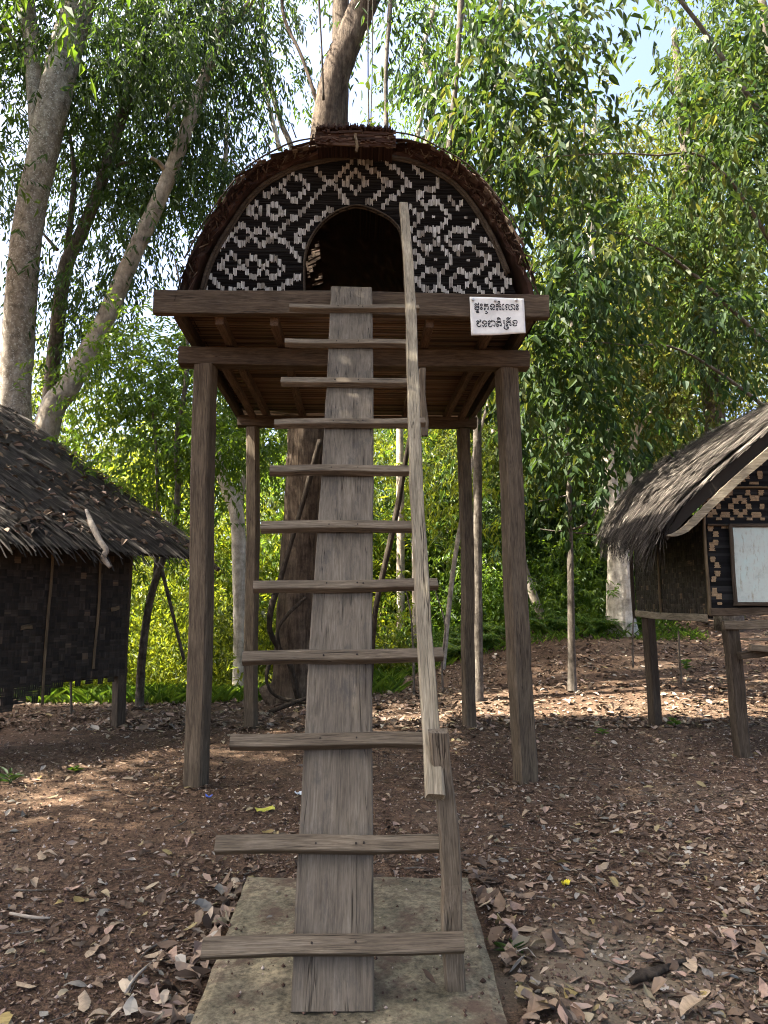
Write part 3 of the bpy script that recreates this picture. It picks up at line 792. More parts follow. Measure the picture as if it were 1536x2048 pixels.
SB = ((180,330,48),[(40,480),(100,430),(170,470),(280,440)],[(40,570),(100,520),(170,560),(270,540),(285,640),(280,720)],[(50,650),(80,720),(120,700),(110,640),(50,660)],[(200,640),(260,710)],[(340,520),(380,430),(440,440)],[(360,560),(410,560)],[(350,620),(380,700),(430,680),(440,610)],
 [(500,520),(560,440),(640,450),(700,480),(670,560),(680,650),(750,700),(830,670),(850,580),(800,520),(760,490)],[(510,540),(590,560),(530,620),(570,690),(600,660)],[(760,450),(850,440),(930,460),(980,530),(975,640),(960,720)],[(900,630),(950,690)],(1095,490,50),(1095,655,50),
 [(90,1180),(120,1110),(190,1110),(260,1180),(190,1160),(100,1190)],[(60,1310),(110,1260),(180,1290),(290,1260)],[(60,1400),(130,1340),(250,1340),(290,1400),(295,1530)],[(60,1420),(80,1530),(130,1530),(170,1460),(110,1450),(70,1480)],[(210,1450),(280,1520)],
 [(380,1280),(420,1250),(480,1270)],[(380,1370),(450,1360),(470,1450),(450,1570),(420,1600),(480,1660),(560,1680),(640,1630),(640,1570),(560,1590)],[(550,1180),(590,1110),(660,1100),(700,1150),(600,1180)],[(700,1160),(760,1080)],[(540,1300),(600,1250),(660,1280),(780,1250)],[(540,1400),(600,1340),(720,1340),(770,1400),(770,1520)],[(540,1420),(545,1530),(620,1450),(580,1430)],[(690,1440),(750,1510)],
 [(850,1290),(930,1240),(1030,1240),(1080,1300),(1050,1380),(1000,1350)],[(850,1330),(920,1350),(940,1400),(860,1440),(900,1500),(990,1510),(1070,1450)])
def lettering(line):
    mb = MB(); o0 = (0.881,5.535,3.919); ox = (1.287,5.535,3.926); oz = (0.874,5.535,3.5)
    sx = (ox[0]-o0[0])/100; szx = (oz[0]-o0[0])/100; sz = (oz[2]-o0[2])/100; s_x = (ox[2]-o0[2])/100
    def add(strokes, sc, dx):
        for st in strokes:
            if ((st[1] if isinstance(st, tuple) else st[0][1]) > 1000) != (line == 1): continue
            if isinstance(st, tuple): st = [(st[0]+st[2]*math.cos(a*math.pi/6), st[1]+st[2]*math.sin(a*math.pi/6)) for a in range(13)]
            pts = spline([(p[0], p[1], 0) for p in st], len(st)*3)[:, :2] if len(st) > 2 else np.array(st, float)
            pts = pts/sc+np.array([dx, 0]); T_ = np.gradient(pts, axis=0); T_ /= np.linalg.norm(T_, axis=1)[:, None]+1e-9
            Nn = np.stack([-T_[:, 1], T_[:, 0]], 1)
            i = len(mb.v); hw = .92
            for k in range(len(pts)):
                for s_ in (-1, 1):
                    q_ = pts[k]+Nn[k]*hw*s_*(1.15 if abs(T_[k, 0]) > .6 else .85)
                    u, v = (q_[0]-3)/112, (q_[1]-3)/76
                    wv_ = .004*math.sin(u*5+v*3)+.0035*math.sin(u*9-v*7+1)*v+.005*v*v*math.sin(u*3.1)
                    mb.v.append((o0[0]+q_[0]*sx+q_[1]*szx, 5.535-wv_-.0065, o0[2]+q_[1]*sz+q_[0]*s_x)); mb.tn.append(.5)
            for k in range(len(pts)-1): j = i+2*k; mb.q.append((j, j+2, j+3, j+1))
    add(SA, 25.6, 0); add(SB, 24.77, 54)
    mb.build('lettering', M['ink'], sign)
lettering(0); lettering(1)
for p in ((0.918,5.52,3.884), (1.1,5.52,3.878), (1.27,5.52,3.885)):
    v, q_, c_ = tube_np([(p[0], p[1]+.01, p[2]), (p[0], p[1]-.002, p[2]), (p[0], p[1]-.008, p[2]), (p[0], p[1]-.009, p[2])], [.011, .011, .008, .003], 10, 8)
    link('screw', mesh_np('screw', v-np.array(SO), [q_, c_], smooth=True), M['screw'], sign)

# ------------------------------------------------------------------ ladder
M['nail'] = m_plain('rusty_nail', (.03, .022, .017), .6, .3, metal=.5)
ladder = empty('plank_ladder', (-.07, 2.69, .05), 'wide plank ladder with eleven nailed rungs leaning up to the arched doorway', 'ladder')
board('plank', (-.079, 2.70, .045), (-.054, 5.50, 3.945), .288, .045, M['plank'], ladder, up=(0, -.81, .58), seg=26, wob=.0025, taper=1.13)
RG = [((-0.522,5.247,3.672), (0.459,5.255,3.682), 22), ((-0.522,4.973,3.293), (0.398,4.978,3.3), 20), ((-0.515,4.704,2.92), (0.388,4.707,2.925), 19), ((-0.523,4.448,2.566), (0.424,4.465,2.589), 22), ((-0.514,4.2,2.223), (0.355,4.205,2.23), 24), ((-0.524,3.938,1.86), (0.364,3.945,1.87), 21), ((-0.523,3.696,1.526), (0.41,3.708,1.543), 26), ((-0.53,3.454,1.191), (0.405,3.465,1.206), 27), ((-0.537,3.213,0.857), (0.398,3.214,0.859), 28), ((-0.54,2.966,0.516), (0.388,2.963,0.512), 28), ((-0.54,2.762,0.233), (0.386,2.764,0.236), 34)]
for k, (a, b, h) in enumerate(RG):
    rg = board('rung', a, b, .052+.003*(k % 3)+(.009 if k > 8 else 0), .045, M['rung'], ladder, up=(0, -.81, .58), seg=10, wob=.0013, seed=k*7+1, cham=.004)
    Lr = (Vector(b)-Vector(a)).length; mid = -a[0]-.07
    for dx in (-.085, .07, .1):
        if dx == .1 and k % 3: continue
        v, q_, c_ = tube_np([(mid+dx, .004*math.sin(k*3+dx*40), .020), (mid+dx, .004*math.sin(k*3+dx*40), .0255)], [.0048, .004], 8, 3)
        link('nail', mesh_np('nail', v, [q_, c_]), M['nail'], rg)
board('handrail', (.282, 2.74, .74), (.351, 5.30, 4.55), .066, .05, M['rail'], ladder, up=(0, -.81, .58), seg=20, wob=.004, seed=3)
board('rail_post', (.372, 2.85, .045), (.315, 2.805, .965), .072, .06, M['rung'], ladder, up=(0, -1, 0), seg=10, wob=.004, seed=9)
board('rail_post', (0.434,4.62,2.539), (0.418,4.62,2.993), .045, .04, M['rung'], ladder, up=(0, -1, 0), seg=5, wob=.003, seed=19)

# ------------------------------------------------------------------ basket-weave panel used by both huts
def weave_panel(name, org, ux, uz, nx, nz, nrm, cell, mat, parent, off, seed, keep=None, tone=(.45, .2), slivers=3):
    """over-under tiles of parallel slivers on the plane org + ux*i + uz*j"""
    rng = np.random.default_rng(seed); mb = MB()
    ux = np.array(ux, float); uz = np.array(uz, float); nrm = np.array(nrm, float); org = np.array(org, float)
    for j in range(nz):
        for i in range(nx):
            c = org+ux*(i+.5)*cell+uz*(j+.5)*cell
            if keep is not None and not keep((i+.5)*cell, (j+.5)*cell, rng): continue
            hor = ((i+2*j) % 4) < 2 if slivers == 3 else (i+j) % 2 == 0
            a, b = (ux, uz) if hor else (uz, ux)
            t0 = np.clip(rng.normal(*tone), 0, 1)
            if rng.random() < .02: t0 = min(1, t0+.45)
            for k in range(slivers):
                o_ = (k-(slivers-1)/2)*cell/slivers; e = cell*(.62+.06*rng.random())
                lift = .004+.004*rng.random()
                mb.strip(c+b*o_-a*e, c+b*o_+a*e, b*cell/slivers*.47, nrm, np.clip(t0+rng.normal(0, .12), 0, 1), lift, seg=3)
    mb_o = mb.build(name, mat, parent, off=off)
    mb_o['kind'] = 'stuff'
    return mb_o

# ------------------------------------------------------------------ left hut, turned away from the camera
AL = RAD(52); LE = np.array([math.cos(AL), math.sin(AL), 0]); LN = np.array([math.sin(AL), -math.cos(AL), 0]); UP = np.array([0, 0, 1.])
LC = np.array([-2.77, 8.94, 0])                    # foot of the far right corner post
lh = empty('thatched_hut', tuple(LC), 'dark thatched hut with plain woven walls and fallen leaves on its roof', 'hut', 'small thatched huts')
LO = tuple(lh.location)
def lp(e, n, z): return tuple(LC+LE*e+LN*n+UP*z)
board('post', lp(-.02, -.06, -.1), lp(-.02, -.06, 2.3), .12, .12, M['darkpost'], lh, up=tuple(LN), seg=8, seed=71)
board('post', lp(-2.6, -.06, -.1), lp(-2.6, -.06, 2.3), .12, .12, M['darkpost'], lh, up=tuple(LN), seg=8, seed=72)
board('post', lp(-.05, -2.6, -.1), lp(-.05, -2.6, 2.6), .12, .12, M['darkpost'], lh, up=tuple(LN), seg=8, seed=73)
board('floor_beam', lp(-3.4, -.10, .66), lp(.08, -.10, .66), .09, .10, M['darkpost'], lh, seed=74)
board('floor_beam', lp(-.02, -2.7, .70), lp(-.02, .0, .70), .09, .08, M['darkpost'], lh, seed=75)
# woven wall: sags toward the near end, its lower edge frayed
def keep_l(u, v, rng):        # u metres from the near end, v metres above the lowest strip
    e = u-3.3
    low = .62 if e > -.75 else .62-.36*min(1, (-.75-e)/1.1)-.05*(rng.random() < .5)
    return v+.15 > low-.02*rng.random()
weave_panel('woven_wall', lp(-3.3, .005, .15), LE, UP, 47, 30, LN, .07, M['weave_dark'], lh, LO, 81, keep_l, (.34, .17))
bk = MB(); bk.bar(lp(-3.3, -.03, 1.45), lp(0.0, -.03, 1.45), tuple(LN*.008), (0, 0, .78), .1); bk.build('wall_backing', M['backing'], lh)
weave_panel('woven_wall', lp(.02, -2.6, .66), -LN, UP, 37, 23, LE, .07, M['weave_dark'], lh, LO, 82, None, (.34, .17)) if False else None
bk = MB(); bk.bar(lp(.005, -2.6, 1.5), lp(.005, -.02, 1.5), tuple(LE*.012), (0, 0, .82), .1); bk.build('end_wall', M['weave_dark'], lh)
for e, z0, z1_ in ((-.42, .74, 2.02), (-1.02, .40, 2.06), (-1.75, .35, 2.06)):
    board('batten', lp(e, .022, z0), lp(e+.02, .022, z1_), .03, .018, M['batten'], lh, up=tuple(LN), seg=8, wob=.003, seed=int(e*100))
board('wall_patch', lp(-.24, .025, 1.41), lp(-.13, .025, 1.43), .045, .008, M['batten'], lh, up=tuple(LN), seg=2, seed=7)
board('wall_patch', lp(-1.30, .025, 1.22), lp(-1.18, .025, 1.235), .045, .008, M['batten'], lh, up=tuple(LN), seg=2, seed=8)
# roof: one long slope toward the camera; courses of palm strips
PT = RAD(28.0); EO, ZE = .52, 2.10
dn = np.array([LN[0]*math.cos(PT), LN[1]*math.cos(PT), -math.sin(PT)])     # down the slope
rn = np.array([LN[0]*math.sin(PT), LN[1]*math.sin(PT), math.cos(PT)])      # out of the slope
RC = np.array(lp(.70, EO, ZE))                                              # eave corner, far right
def roof_left():
    rng = np.random.default_rng(91)
    mb = MB(); a = RC-rn*.05-LE*.06; b = a-LE*4.6; c = b-dn*5.6; d = a-dn*5.6
    for p, q_ in ((a, d), (b, c)): pass
    mb.q = []; V = [a, b, c, d]; V = V+[p-rn*.03 for p in V]
    mb.v = [tuple(p) for p in V]; mb.tn = [.2]*8
    mb.q = [(0, 3, 2, 1), (4, 5, 6, 7), (0, 1, 5, 4), (1, 2, 6, 5), (2, 3, 7, 6), (3, 0, 4, 7)]
    mb.build('roof_mat', M['thatch_l'], lh)
    mb = MB()
    for course in range(22):
        s0 = course*.25
        for k in range(210):
            e = -rng.random()*4.4
            L_ = .55+.35*rng.random(); s = s0+rng.normal(0, .06)
            top = RC+LE*(e+rng.normal(0, .01))-dn*(s+L_)+rn*(.01+.01*rng.random())
            skew = LE*rng.normal(.03, .05)
            end = RC+LE*e-dn*(s-(.10+.12*rng.random() if course == 0 else 0))+rn*(.03+.045*rng.random()**2)+skew
            sag = UP*(-.05*rng.random() if course == 0 else -.01*rng.random())
            mb.strip(top, end, LE*(.006+.007*rng.random()), rn, np.clip(rng.normal(.48, .24), 0, 1), .01, sag, seg=2)
    for k in range(90):       # drooping broken ends at the eave
        e = -rng.random()*4.2; p = RC+LE*e+rn*.01-dn*.1
        mb.strip(p, p+dn*(.22+.2*rng.random())+LE*rng.normal(.08, .08)-UP*.10*rng.random(), LE*.008, rn, np.clip(rng.normal(.55, .2), 0, 1), .01, -UP*.08*rng.random(), seg=3)
    for k in range(60):       # along the far rake
        s = rng.random()*5.4; p = RC-dn*s+rn*.03
        mb.strip(p-LE*.3, p+LE*(.03+.10*rng.random())+dn*(.1+.25*rng.random()), dn*.008, rn, np.clip(rng.normal(.45, .2), 0, 1), .01)
    return tag(mb.build('thatch', M['thatch_l'], lh), kind='stuff')
roof_left()
board('rake_pole', tuple(RC+LE*.02-dn*5.5-rn*.06), tuple(RC+LE*.05+dn*.30-rn*.07), .045, .045, M['darkpost'], lh, up=tuple(rn), seed=88)
board('ridge_pole', (-6.433,12,4.261), (-5.675,12,4.635), .09, .08, M['darkpost'], lh, seed=89)
# crooked pale limb lying over the eave
limb = empty('fallen_limb', (-2.919,8,2.356), 'crooked pale dead limb hanging over the eave of the dark hut', 'branch')
tubes('limb', [([(-3.054,8.2,2.521), (-2.907,8,2.34), (-2.783,7.92,2.146), (-2.707,7.9,2.047), (-2.722,7.88,1.96), (-2.637,7.86,1.862)], [.016, .03, .032, .034, .03, .022])], M['bark_pale'], limb, 8, .15, 5)

# ------------------------------------------------------------------ right hut
rh = empty('thatched_hut', (3.6, 7.0, 0), 'grass thatched hut with patterned woven gable and curved pale bargeboard', 'hut', 'small thatched huts')
RO = tuple(rh.location)
board('post', (3.66, 6.97, -.1), (3.60, 6.97, 1.30), .125, .12, M['darkpost'], rh, up=(0, -1, 0), seg=9, seed=101, cham=.012)
board('post', (3.535, 8.70, -.1), (3.50, 8.70, 1.36), .12, .12, M['darkpost'], rh, up=(.3, -1, 0), seg=9, seed=102, cham=.012)
board('sill_board', (3.385, 6.98, 1.325), (3.385, 8.80, 1.36), .022, .075, M['rail'], rh, seg=8, seed=103)
board('floor_beam', (3.40, 6.93, 1.39), (5.4, 6.93, 1.41), .05, .075, M['beam'], rh, seed=104)
board('floor_beam', (3.50, 6.90, 1.27), (5.4, 6.90, 1.275), .06, .085, M['rung'], rh, seed=105)
board('step_beam', (3.617,6.86,0.976), (4.017,6.86,1.031), .07, .07, M['darkpost'], rh, seed=106)
board('step_board', (3.644,6.8,1.142), (4.181,6.8,1.113), .16, .02, M['rung'], rh, seg=6, seed=107)
board('step_board', (3.668,6.75,1.056), (4.143,6.75,1.023), .05, .06, M['rung'], rh, seg=6, seed=108)
weave_panel('woven_wall', (3.40, 8.78, 1.36), (0, -1, 0), UP, 33, 17, (-1, 0, 0), .055, M['weave_dark'], rh, RO, 111, None, (.42, .2))
bk = MB(); bk.bar((3.43, 6.96, 1.85), (3.43, 8.8, 1.85), (.01, 0, 0), (0, 0, .52), .1); bk.build('wall_backing', M['backing'], rh)
board('wall_batten', (3.375, 8.02, 1.36), (3.375, 8.02, 2.4), .03, .02, M['batten'], rh, up=(-1, 0, 0), seg=6)
board('corner_strip', (3.385, 6.93, 1.36), (3.40, 6.93, 2.75), .03, .03, M['batten'], rh, up=(0, -1, 0), seg=8)
board('wall_edge', (3.38, 8.83, 1.30), (3.38, 8.83, 2.5), .03, .04, M['darkpost'], rh, up=(-1, 0, 0), seg=6)
# front gable: black horizontal weave with tan figures
def rake_z(x): return 2.08+(x-2.86)*.80
mb = MB(); z = 1.44
while z < 3.9:
    x0 = max(3.42, 2.86+(z-2.08)/.80+.03)
    if x0 < 5.3: mb.strip((x0, 6.945, z), (5.3, 6.945, z), (0, 0, .0125), (0, -1, 0), random.random(), .002, seg=6)
    z += .0265
tag(mb.build('woven_gable', M['weave_black'], rh), kind='stuff')
bk = MB(); bk.v = [(3.42, 6.97, 1.42), (5.3, 6.97, 1.42), (5.3, 6.97, 3.9), (4.95, 6.97, 3.72), (3.42, 6.97, 2.50)]; bk.tn = [.1]*5; bk.q = []; bk.t = [(0, 1, 2), (0, 2, 3), (0, 3, 4)]
bk.build('gable_backing', M['backing'], rh)
gab = [c for c in rh.children if c.name.startswith('woven_gable')][0]
tm = []
for k in range(5):
    r_ = np.random.default_rng(k+50); mb = MB()
    for a in (-1, 0, 1):
        L_ = .026+r_.uniform(-.006, .006); mb.bar((-L_, 0, a*.009), (L_, 0, a*.009+r_.uniform(-.001, .001)), (0, .002, 0), (0, 0, .004), .5)
    tm.append(mesh_np('weave_strip', np.array(mb.v), [np.array(mb.q)], mb.tn))
rgt = random.Random(9); zrow = 0
z = 1.47
while z < 3.0:
    for i in range(13):
        x = 3.455+i*.044
        d = abs(((x-3.76)/.155) % 2-1)*-1+1; e = abs(((z-2.42)/.155) % 2-1)*-1+1      # 0 on a diamond's centre, 1 at its corners
        r_ = d+e
        on = .42 < r_ < .80 or 1.28 < r_ < 1.62
        if on and x > 2.86+(z-2.08)/.80+.08 and not (x > 3.5 and 1.42 < z < 2.20) and abs(z-2.245) > .028 and abs(z-2.60) > .028:
            o = link('weave_strip', tm[rgt.randrange(5)], M['weave_tan'], gab); o.location = (x-RO[0]+rgt.uniform(-.004, .004), 6.936-RO[1], z-RO[2])
    z += .0275
board('gable_batten', (3.40, 6.925, 2.60), (5.3, 6.925, 2.61), .03, .02, M['batten'], rh, up=(0, 0, 1), seg=8)
board('gable_batten', (3.42, 6.925, 2.235), (5.3, 6.925, 2.245), .03, .022, M['beam'], rh, up=(0, 0, 1), seg=8)
# thatch: ruled between the near rake and the far rake
NR = np.array([(2.80, 6.62, 2.12), (3.1, 6.62, 2.42), (3.45, 6.62, 2.72), (3.95, 6.62, 3.12), (4.6, 6.62, 3.6), (5.3, 6.62, 4.0)])
FR = np.array([(3.12, 9.0, 2.42), (3.38, 9.0, 2.80), (3.78, 9.0, 3.15), (4.26, 9.0, 3.46), (5.1, 9.0, 3.80), (5.9, 9.0, 4.05)])
NRs = spline(NR, 60); FRs = spline(FR, 60)
def rs(u, v):      # u down from the eave (0) to the top (1); v near (0) to far (1)
    i = min(58.999, max(0, u*59)); k = int(i); f = i-k
    a = NRs[k]*(1-f)+NRs[k+1]*f; b = FRs[k]*(1-f)+FRs[k+1]*f
    p = a*(1-v)+b*v
    p[2] += .09*math.sin(v*3.1)*(1-u)**2*0+.05*math.sin(v*math.pi)
    return p
def roof_right():
    rng = np.random.default_rng(121)
    V = []; n, m_ = 30, 12
    for s_ in (0, 1):
        for i in range(n+1):
            for j in range(m_+1): p = rs(.02+.97*i/n, j/m_); V.append((p[0]+(.05 if s_ else 0), p[1], p[2]-(.10 if s_ else 0)))
    Q = []; K = (n+1)*(m_+1)
    for i in range(n):
        for j in range(m_):
            a = i*(m_+1)+j; Q += [(a, a+1, a+m_+2, a+m_+1), (K+a, K+a+m_+1, K+a+m_+2, K+a+1)]
    for i in range(n):
        a = i*(m_+1); Q.append((a, a+m_+1, K+a+m_+1, K+a)); a += m_; Q.append((a, K+a, K+a+m_+1, a+m_+1))
    for j in range(m_): Q.append((j, K+j, K+j+1, j+1))
    me = mesh_np('thatch_mat', np.array(V)-np.array(RO), [np.array(Q)], [.15]*len(V)); link('thatch_mat', me, M['thatch_r'], rh)
    mb = MB(); sl_n = np.array([-.6, 0, .8])
    for k in range(9000):
        u = rng.random()**1.3; v = rng.random(); L_ = .10+.12*rng.random()
        p = rs(min(1, u+L_), v)+sl_n*(.01+.06*rng.random()); q_ = rs(u, min(1, max(0, v+rng.normal(0, .055))))+sl_n*(.02+.11*rng.random()**2.5)
        if u < .12:
            ext = .12+.26*rng.random(); q_ = q_+np.array([-.25-.2*rng.random(), rng.normal(0, .2), -.9])*ext*.8
        t_ = q_-p; wv = np.cross(t_, sl_n); wv = wv/np.linalg.norm(wv)*(.004+.006*rng.random())
        mb.strip(p, q_, wv, sl_n, np.clip(rng.normal(.30+.38*u**.6, .32), 0, 1), .02, -UP*.03*rng.random(), seg=2)
    for k in range(700):
        v = rng.random(); p = rs(.03, v)+np.array([.03, 0, .02]); L_ = .2+.28*rng.random()
        mb.strip(p, p+np.array([-.18*rng.random()-.03, rng.normal(0, .08), -L_]), np.array([0, .004, 0]), sl_n, np.clip(rng.normal(.35, .2), 0, 1), .02, seg=2)
    for k in range(500):     # fringe on the near rake
        u = rng.random(); p = rs(u, 0)+np.array([0, rng.normal(0, .03), .03]); q_ = rs(max(0, u-.13), 0)+np.array([-.02, -.03-.07*rng.random(), .0+.05*rng.random()])
        mb.strip(p, q_, np.array([.0, .004, .002]), sl_n, np.clip(rng.normal(.5, .25), 0, 1), .015, seg=2)
    return tag(mb.build('thatch', M['thatch_r'], rh), kind='stuff')
roof_right()
# curved pale bargeboard with a hooked tip
def barge():
    pts = [(2.849,6.55,2.089), (2.934,6.55,2.103), (3.046,6.55,2.168), (3.22,6.55,2.328), (3.47,6.55,2.555), (3.855,6.55,2.877), (4.39,6.55,3.293)]
    hw = [.006, .02, .032, .037, .038, .037, .037]
    a = spline([(*p, h) for p, h in zip(pts, hw)], 40)
    T_ = np.gradient(a[:, :3], axis=0); T_ /= np.linalg.norm(T_, axis=1)[:, None]
    V = []; rng = np.random.default_rng(4)
    for k in range(40):
        nv = np.array([-T_[k][2], 0, T_[k][0]])
        for s_, y in ((-1, -.02), (1, -.02), (1, .02), (-1, .02)): V.append(a[k, :3]+nv*s_*a[k, 3]*(1+.06*rng.normal())+np.array([0, y, 0]))
    Q = []
    for k in range(39):
        for j in range(4): Q.append((k*4+j, k*4+(j+1) % 4, k*4+4+(j+1) % 4, k*4+4+j))
    Q += [(3, 2, 1, 0), (156, 157, 158, 159)]
    me = mesh_np('bargeboard', np.array(V)-np.array(RO), [np.array(Q)]); link('bargeboard', me, M['rail'], rh)
barge()
# board on the front wall
nb = empty('notice_board', (3.9, 6.9, 1.46), 'pale stained blank board in a dark frame on the patterned hut wall', 'board')
def m_board():
    m, t, bs = nodes('stained_board')
    v = coords(t, rnd=False); a = noise(t, v, 5, 6, .7); b = noise(t, coords(t, (3, 1, .8), False), 9, 6, .75)
    col = ramp(t, a, [(.32, (.26, .30, .27)), (.48, (.38, .42, .38)), (.68, (.36, .47, .44))])
    col = mixc(t, ramp(t, b, [(.54, (0, 0, 0)), (.68, (.75, .75, .75))]), col, (.20, .15, .09))
    t.links.new(col, bs.inputs['Base Color']); bs.inputs['Roughness'].default_value = .45
    return m
q0, q1 = (3.644,6.88,2.203), (3.641,6.88,1.484)
mb = MB(); mb.v = [(q0[0], 6.885, q0[2]), (q0[0]+1.1, 6.885, q0[2]+.01), (q1[0]+1.08, 6.885, q1[2]), (q1[0], 6.885, q1[2]), (q0[0], 6.9, q0[2]), (q0[0]+1.1, 6.9, q0[2]+.01), (q1[0]+1.08, 6.9, q1[2]), (q1[0], 6.9, q1[2])]
mb.tn = [.5]*8; mb.q = [(0, 3, 2, 1), (4, 5, 6, 7), (0, 1, 5, 4), (1, 2, 6, 5), (2, 3, 7, 6), (3, 0, 4, 7)]
mb.build('panel', m_board(), nb)
board('frame', (q0[0]-.02, 6.88, q0[2]+.02), (q1[0]-.015, 6.88, q1[2]-.02), .035, .025, M['darkpost'], nb, up=(0, -1, 0), seg=5, wob=.001)
board('frame', (q0[0]-.03, 6.88, q0[2]+.018), (q0[0]+1.1, 6.88, q0[2]+.03), .035, .025, M['darkpost'], nb, up=(0, -1, 0), seg=5, wob=.001)
board('frame', (q1[0]-.03, 6.88, q1[2]-.02), (q1[0]+1.1, 6.88, q1[2]-.02), .035, .025, M['darkpost'], nb, up=(0, -1, 0), seg=5, wob=.001)

# ------------------------------------------------------------------ trees
def tree(name, label, trunk, bark, cat='tree', group=None, branches=(), blobs=(), leafmat=None, seed=0, leaf=(.12, .045), K=8, spray=.35, droop=.5, hi=False, clump=.45, rough=.07, flute=0.0, nseg=14, tb=0.0):
    pts, rad = trunk
    t = empty(name, tuple(pts[0]), label, cat, group)
    tubes('trunk', [(pts, rad)], bark, t, nseg, rough, seed, flute)
    if branches:
        for b in branches: tubes('branch', [b], bark, t, 7, .08, seed+3)
    if blobs:
        foliage('crown', blobs, leafmat, t, seed, leaf, K, spray, droop, hi, clump, tone_bias=tb)
    return t
def W(p, x=0, y=0, z=0): return (p[0]+x, p[1]+y, p[2]+z)
def ground_pt(x, y, d=.15): return (x, y, float(gz0(x, y))-d)
def blob(p, rx, ry, rz, nc, ns): return (p[0], p[1], p[2], rx, ry, rz, nc, ns)

# big mottled trunk on the left, forked high up
tree('forked_tree', 'thick mottled grey tree forking high up behind the dark hut', ([ground_pt(-5.6, 12.6), (-5.951,12.5,4.581), (-5.997,12.5,5.934), (-5.934,12.4,7.938), (-5.678,12.3,9.611), (-5.424,12.2,11.121), (-5.086,12.1,12.66), (-4.689,12,14.442), (-4.349,11.9,16.7)], [.38, .27, .265, .255, .26, .275, .25, .22, .15]), M['bark_big'],
     branches=[([(-5.79,12.35,9.643), (-5.972,12.35,11.125), (-6.246,12.4,12.799), (-6.502,12.4,15.026), (-6.796,12.5,17.364)], [.16, .16, .145, .12, .08]), ([(-6.076,12.4,11.568), (-6.314,12.3,11.73), (-6.527,12.2,11.991)], [.08, .05, .03]), ([(-5.086,12.1,12.66), (-3.739,11.5,13.727), (-2.544,10.8,13.783)], [.2, .12, .06])],
     blobs=[blob((-4.624,11.5,13.894), 2.2, 1.8, 1.4, 18, 20), blob((-5.984,11.5,13.339), 1.6, 1.6, 1.8, 14, 18), blob((-6.637,12.8,11.466), 1.3, 1.0, 2.0, 16, 18), blob((-7.178,12.8,8.716), 1.2, 1.0, 1.8, 14, 16), blob((-3.935,11.2,10.541), 1.1, 1.2, 1.1, 22, 17)], leafmat=M['leaf_dark'], seed=11, leaf=(.15, .042), spray=.45, droop=.9, hi=True, rough=.05, nseg=20)
# leaning pale tree
tree('leaning_tree', 'smooth pale grey tree leaning right behind the dark hut', ([ground_pt(-5.4, 12.0), (-5.309,12.2,4.25), (-4.97,12.3,5.247), (-4.547,12.4,6.283), (-4.068,12.4,7.595), (-3.649,12.5,8.812), (-3.292,12.5,9.906), (-3.005,12.6,11.102), (-2.7,12.6,12.152), (-2.439,12.7,13.753), (-2.021,12.8,16.114)], [.22, .20, .185, .165, .15, .135, .122, .11, .10, .085, .05]), M['bark_pale'],
     branches=[([(-3.535,12.5,9.354), (-3.62,12.3,9.418), (-3.737,12.2,9.447)], [.06, .04, .03]), ([(-3.184,12.6,10.892), (-3.349,12.2,10.485), (-3.46,12,10.04)], [.03, .025, .012]), ([(-2.7,12.6,12.152), (-1.505,12.2,13.297), (-0.377,11.8,13.977)], [.07, .05, .03])],
     blobs=[blob((-3.715,13.7,11.712), 1.3, 1.0, 1.5, 34, 17), blob((-2.347,12.4,12.199), 1.1, 1.2, 1.1, 26, 17), blob((-4.125,13.5,9.61), 1.0, .8, 1.3, 22, 16), blob((-2.669,13,9.85), .8, .8, .9, 14, 14), blob((-2.266,12.2,13.903), 1.8, 1.4, 1.0, 8, 16), blob((-4.309,12.8,7.793), .8, .8, .9, 12, 14)], leafmat=M['leaf_dark'], seed=12, leaf=(.15, .042), spray=.45, droop=.95, hi=True, rough=.07)
# slimmer brown tree between them
tree('slim_forest_tree', 'slim brown tree between the two big grey trees above the dark hut', ([ground_pt(-5.9, 13.5), (-5.827,13.5,4.84), (-5.768,13.5,6.503), (-5.68,13.5,7.915), (-5.391,13.5,8.745), (-5.06,13.5,9.8), (-4.737,13.5,11.204), (-4.444,13.5,12.423), (-4.301,13.5,13.78), (-4.193,13.5,16.113)], [.17, .135, .13, .13, .12, .11, .10, .09, .075, .05]), M['bark_grey'],
     branches=[([(-5.68,13.5,7.915), (-5.588,13.4,8.995), (-5.577,13.4,9.831), (-5.702,13.4,10.676)], [.07, .06, .05, .03]), ([(-4.905,13.5,10.016), (-4.571,13.3,10.053), (-4.199,13.2,9.944)], [.04, .025, .015]), ([(-4.633,13.5,11.754), (-4.161,13.3,11.775), (-3.92,13.2,11.327)], [.04, .025, .015]), ([(-5.847,13.5,8.322), (-6.206,13.5,8.728)], [.04, .02])],
     blobs=[blob((-5.64,14.4,11.035), 1.6, .8, 1.9, 36, 17), blob((-5.671,13.3,12.55), 1.6, 1.2, 1.3, 34, 18), blob((-4.025,13.3,13.268), 1.5, 1.2, 1.2, 34, 17), blob((-5.372,13.8,7.238), 1.0, .9, 1.1, 16, 16)], leafmat=M['leaf_dark'], seed=13, leaf=(.15, .042), spray=.45, droop=.95, hi=True)
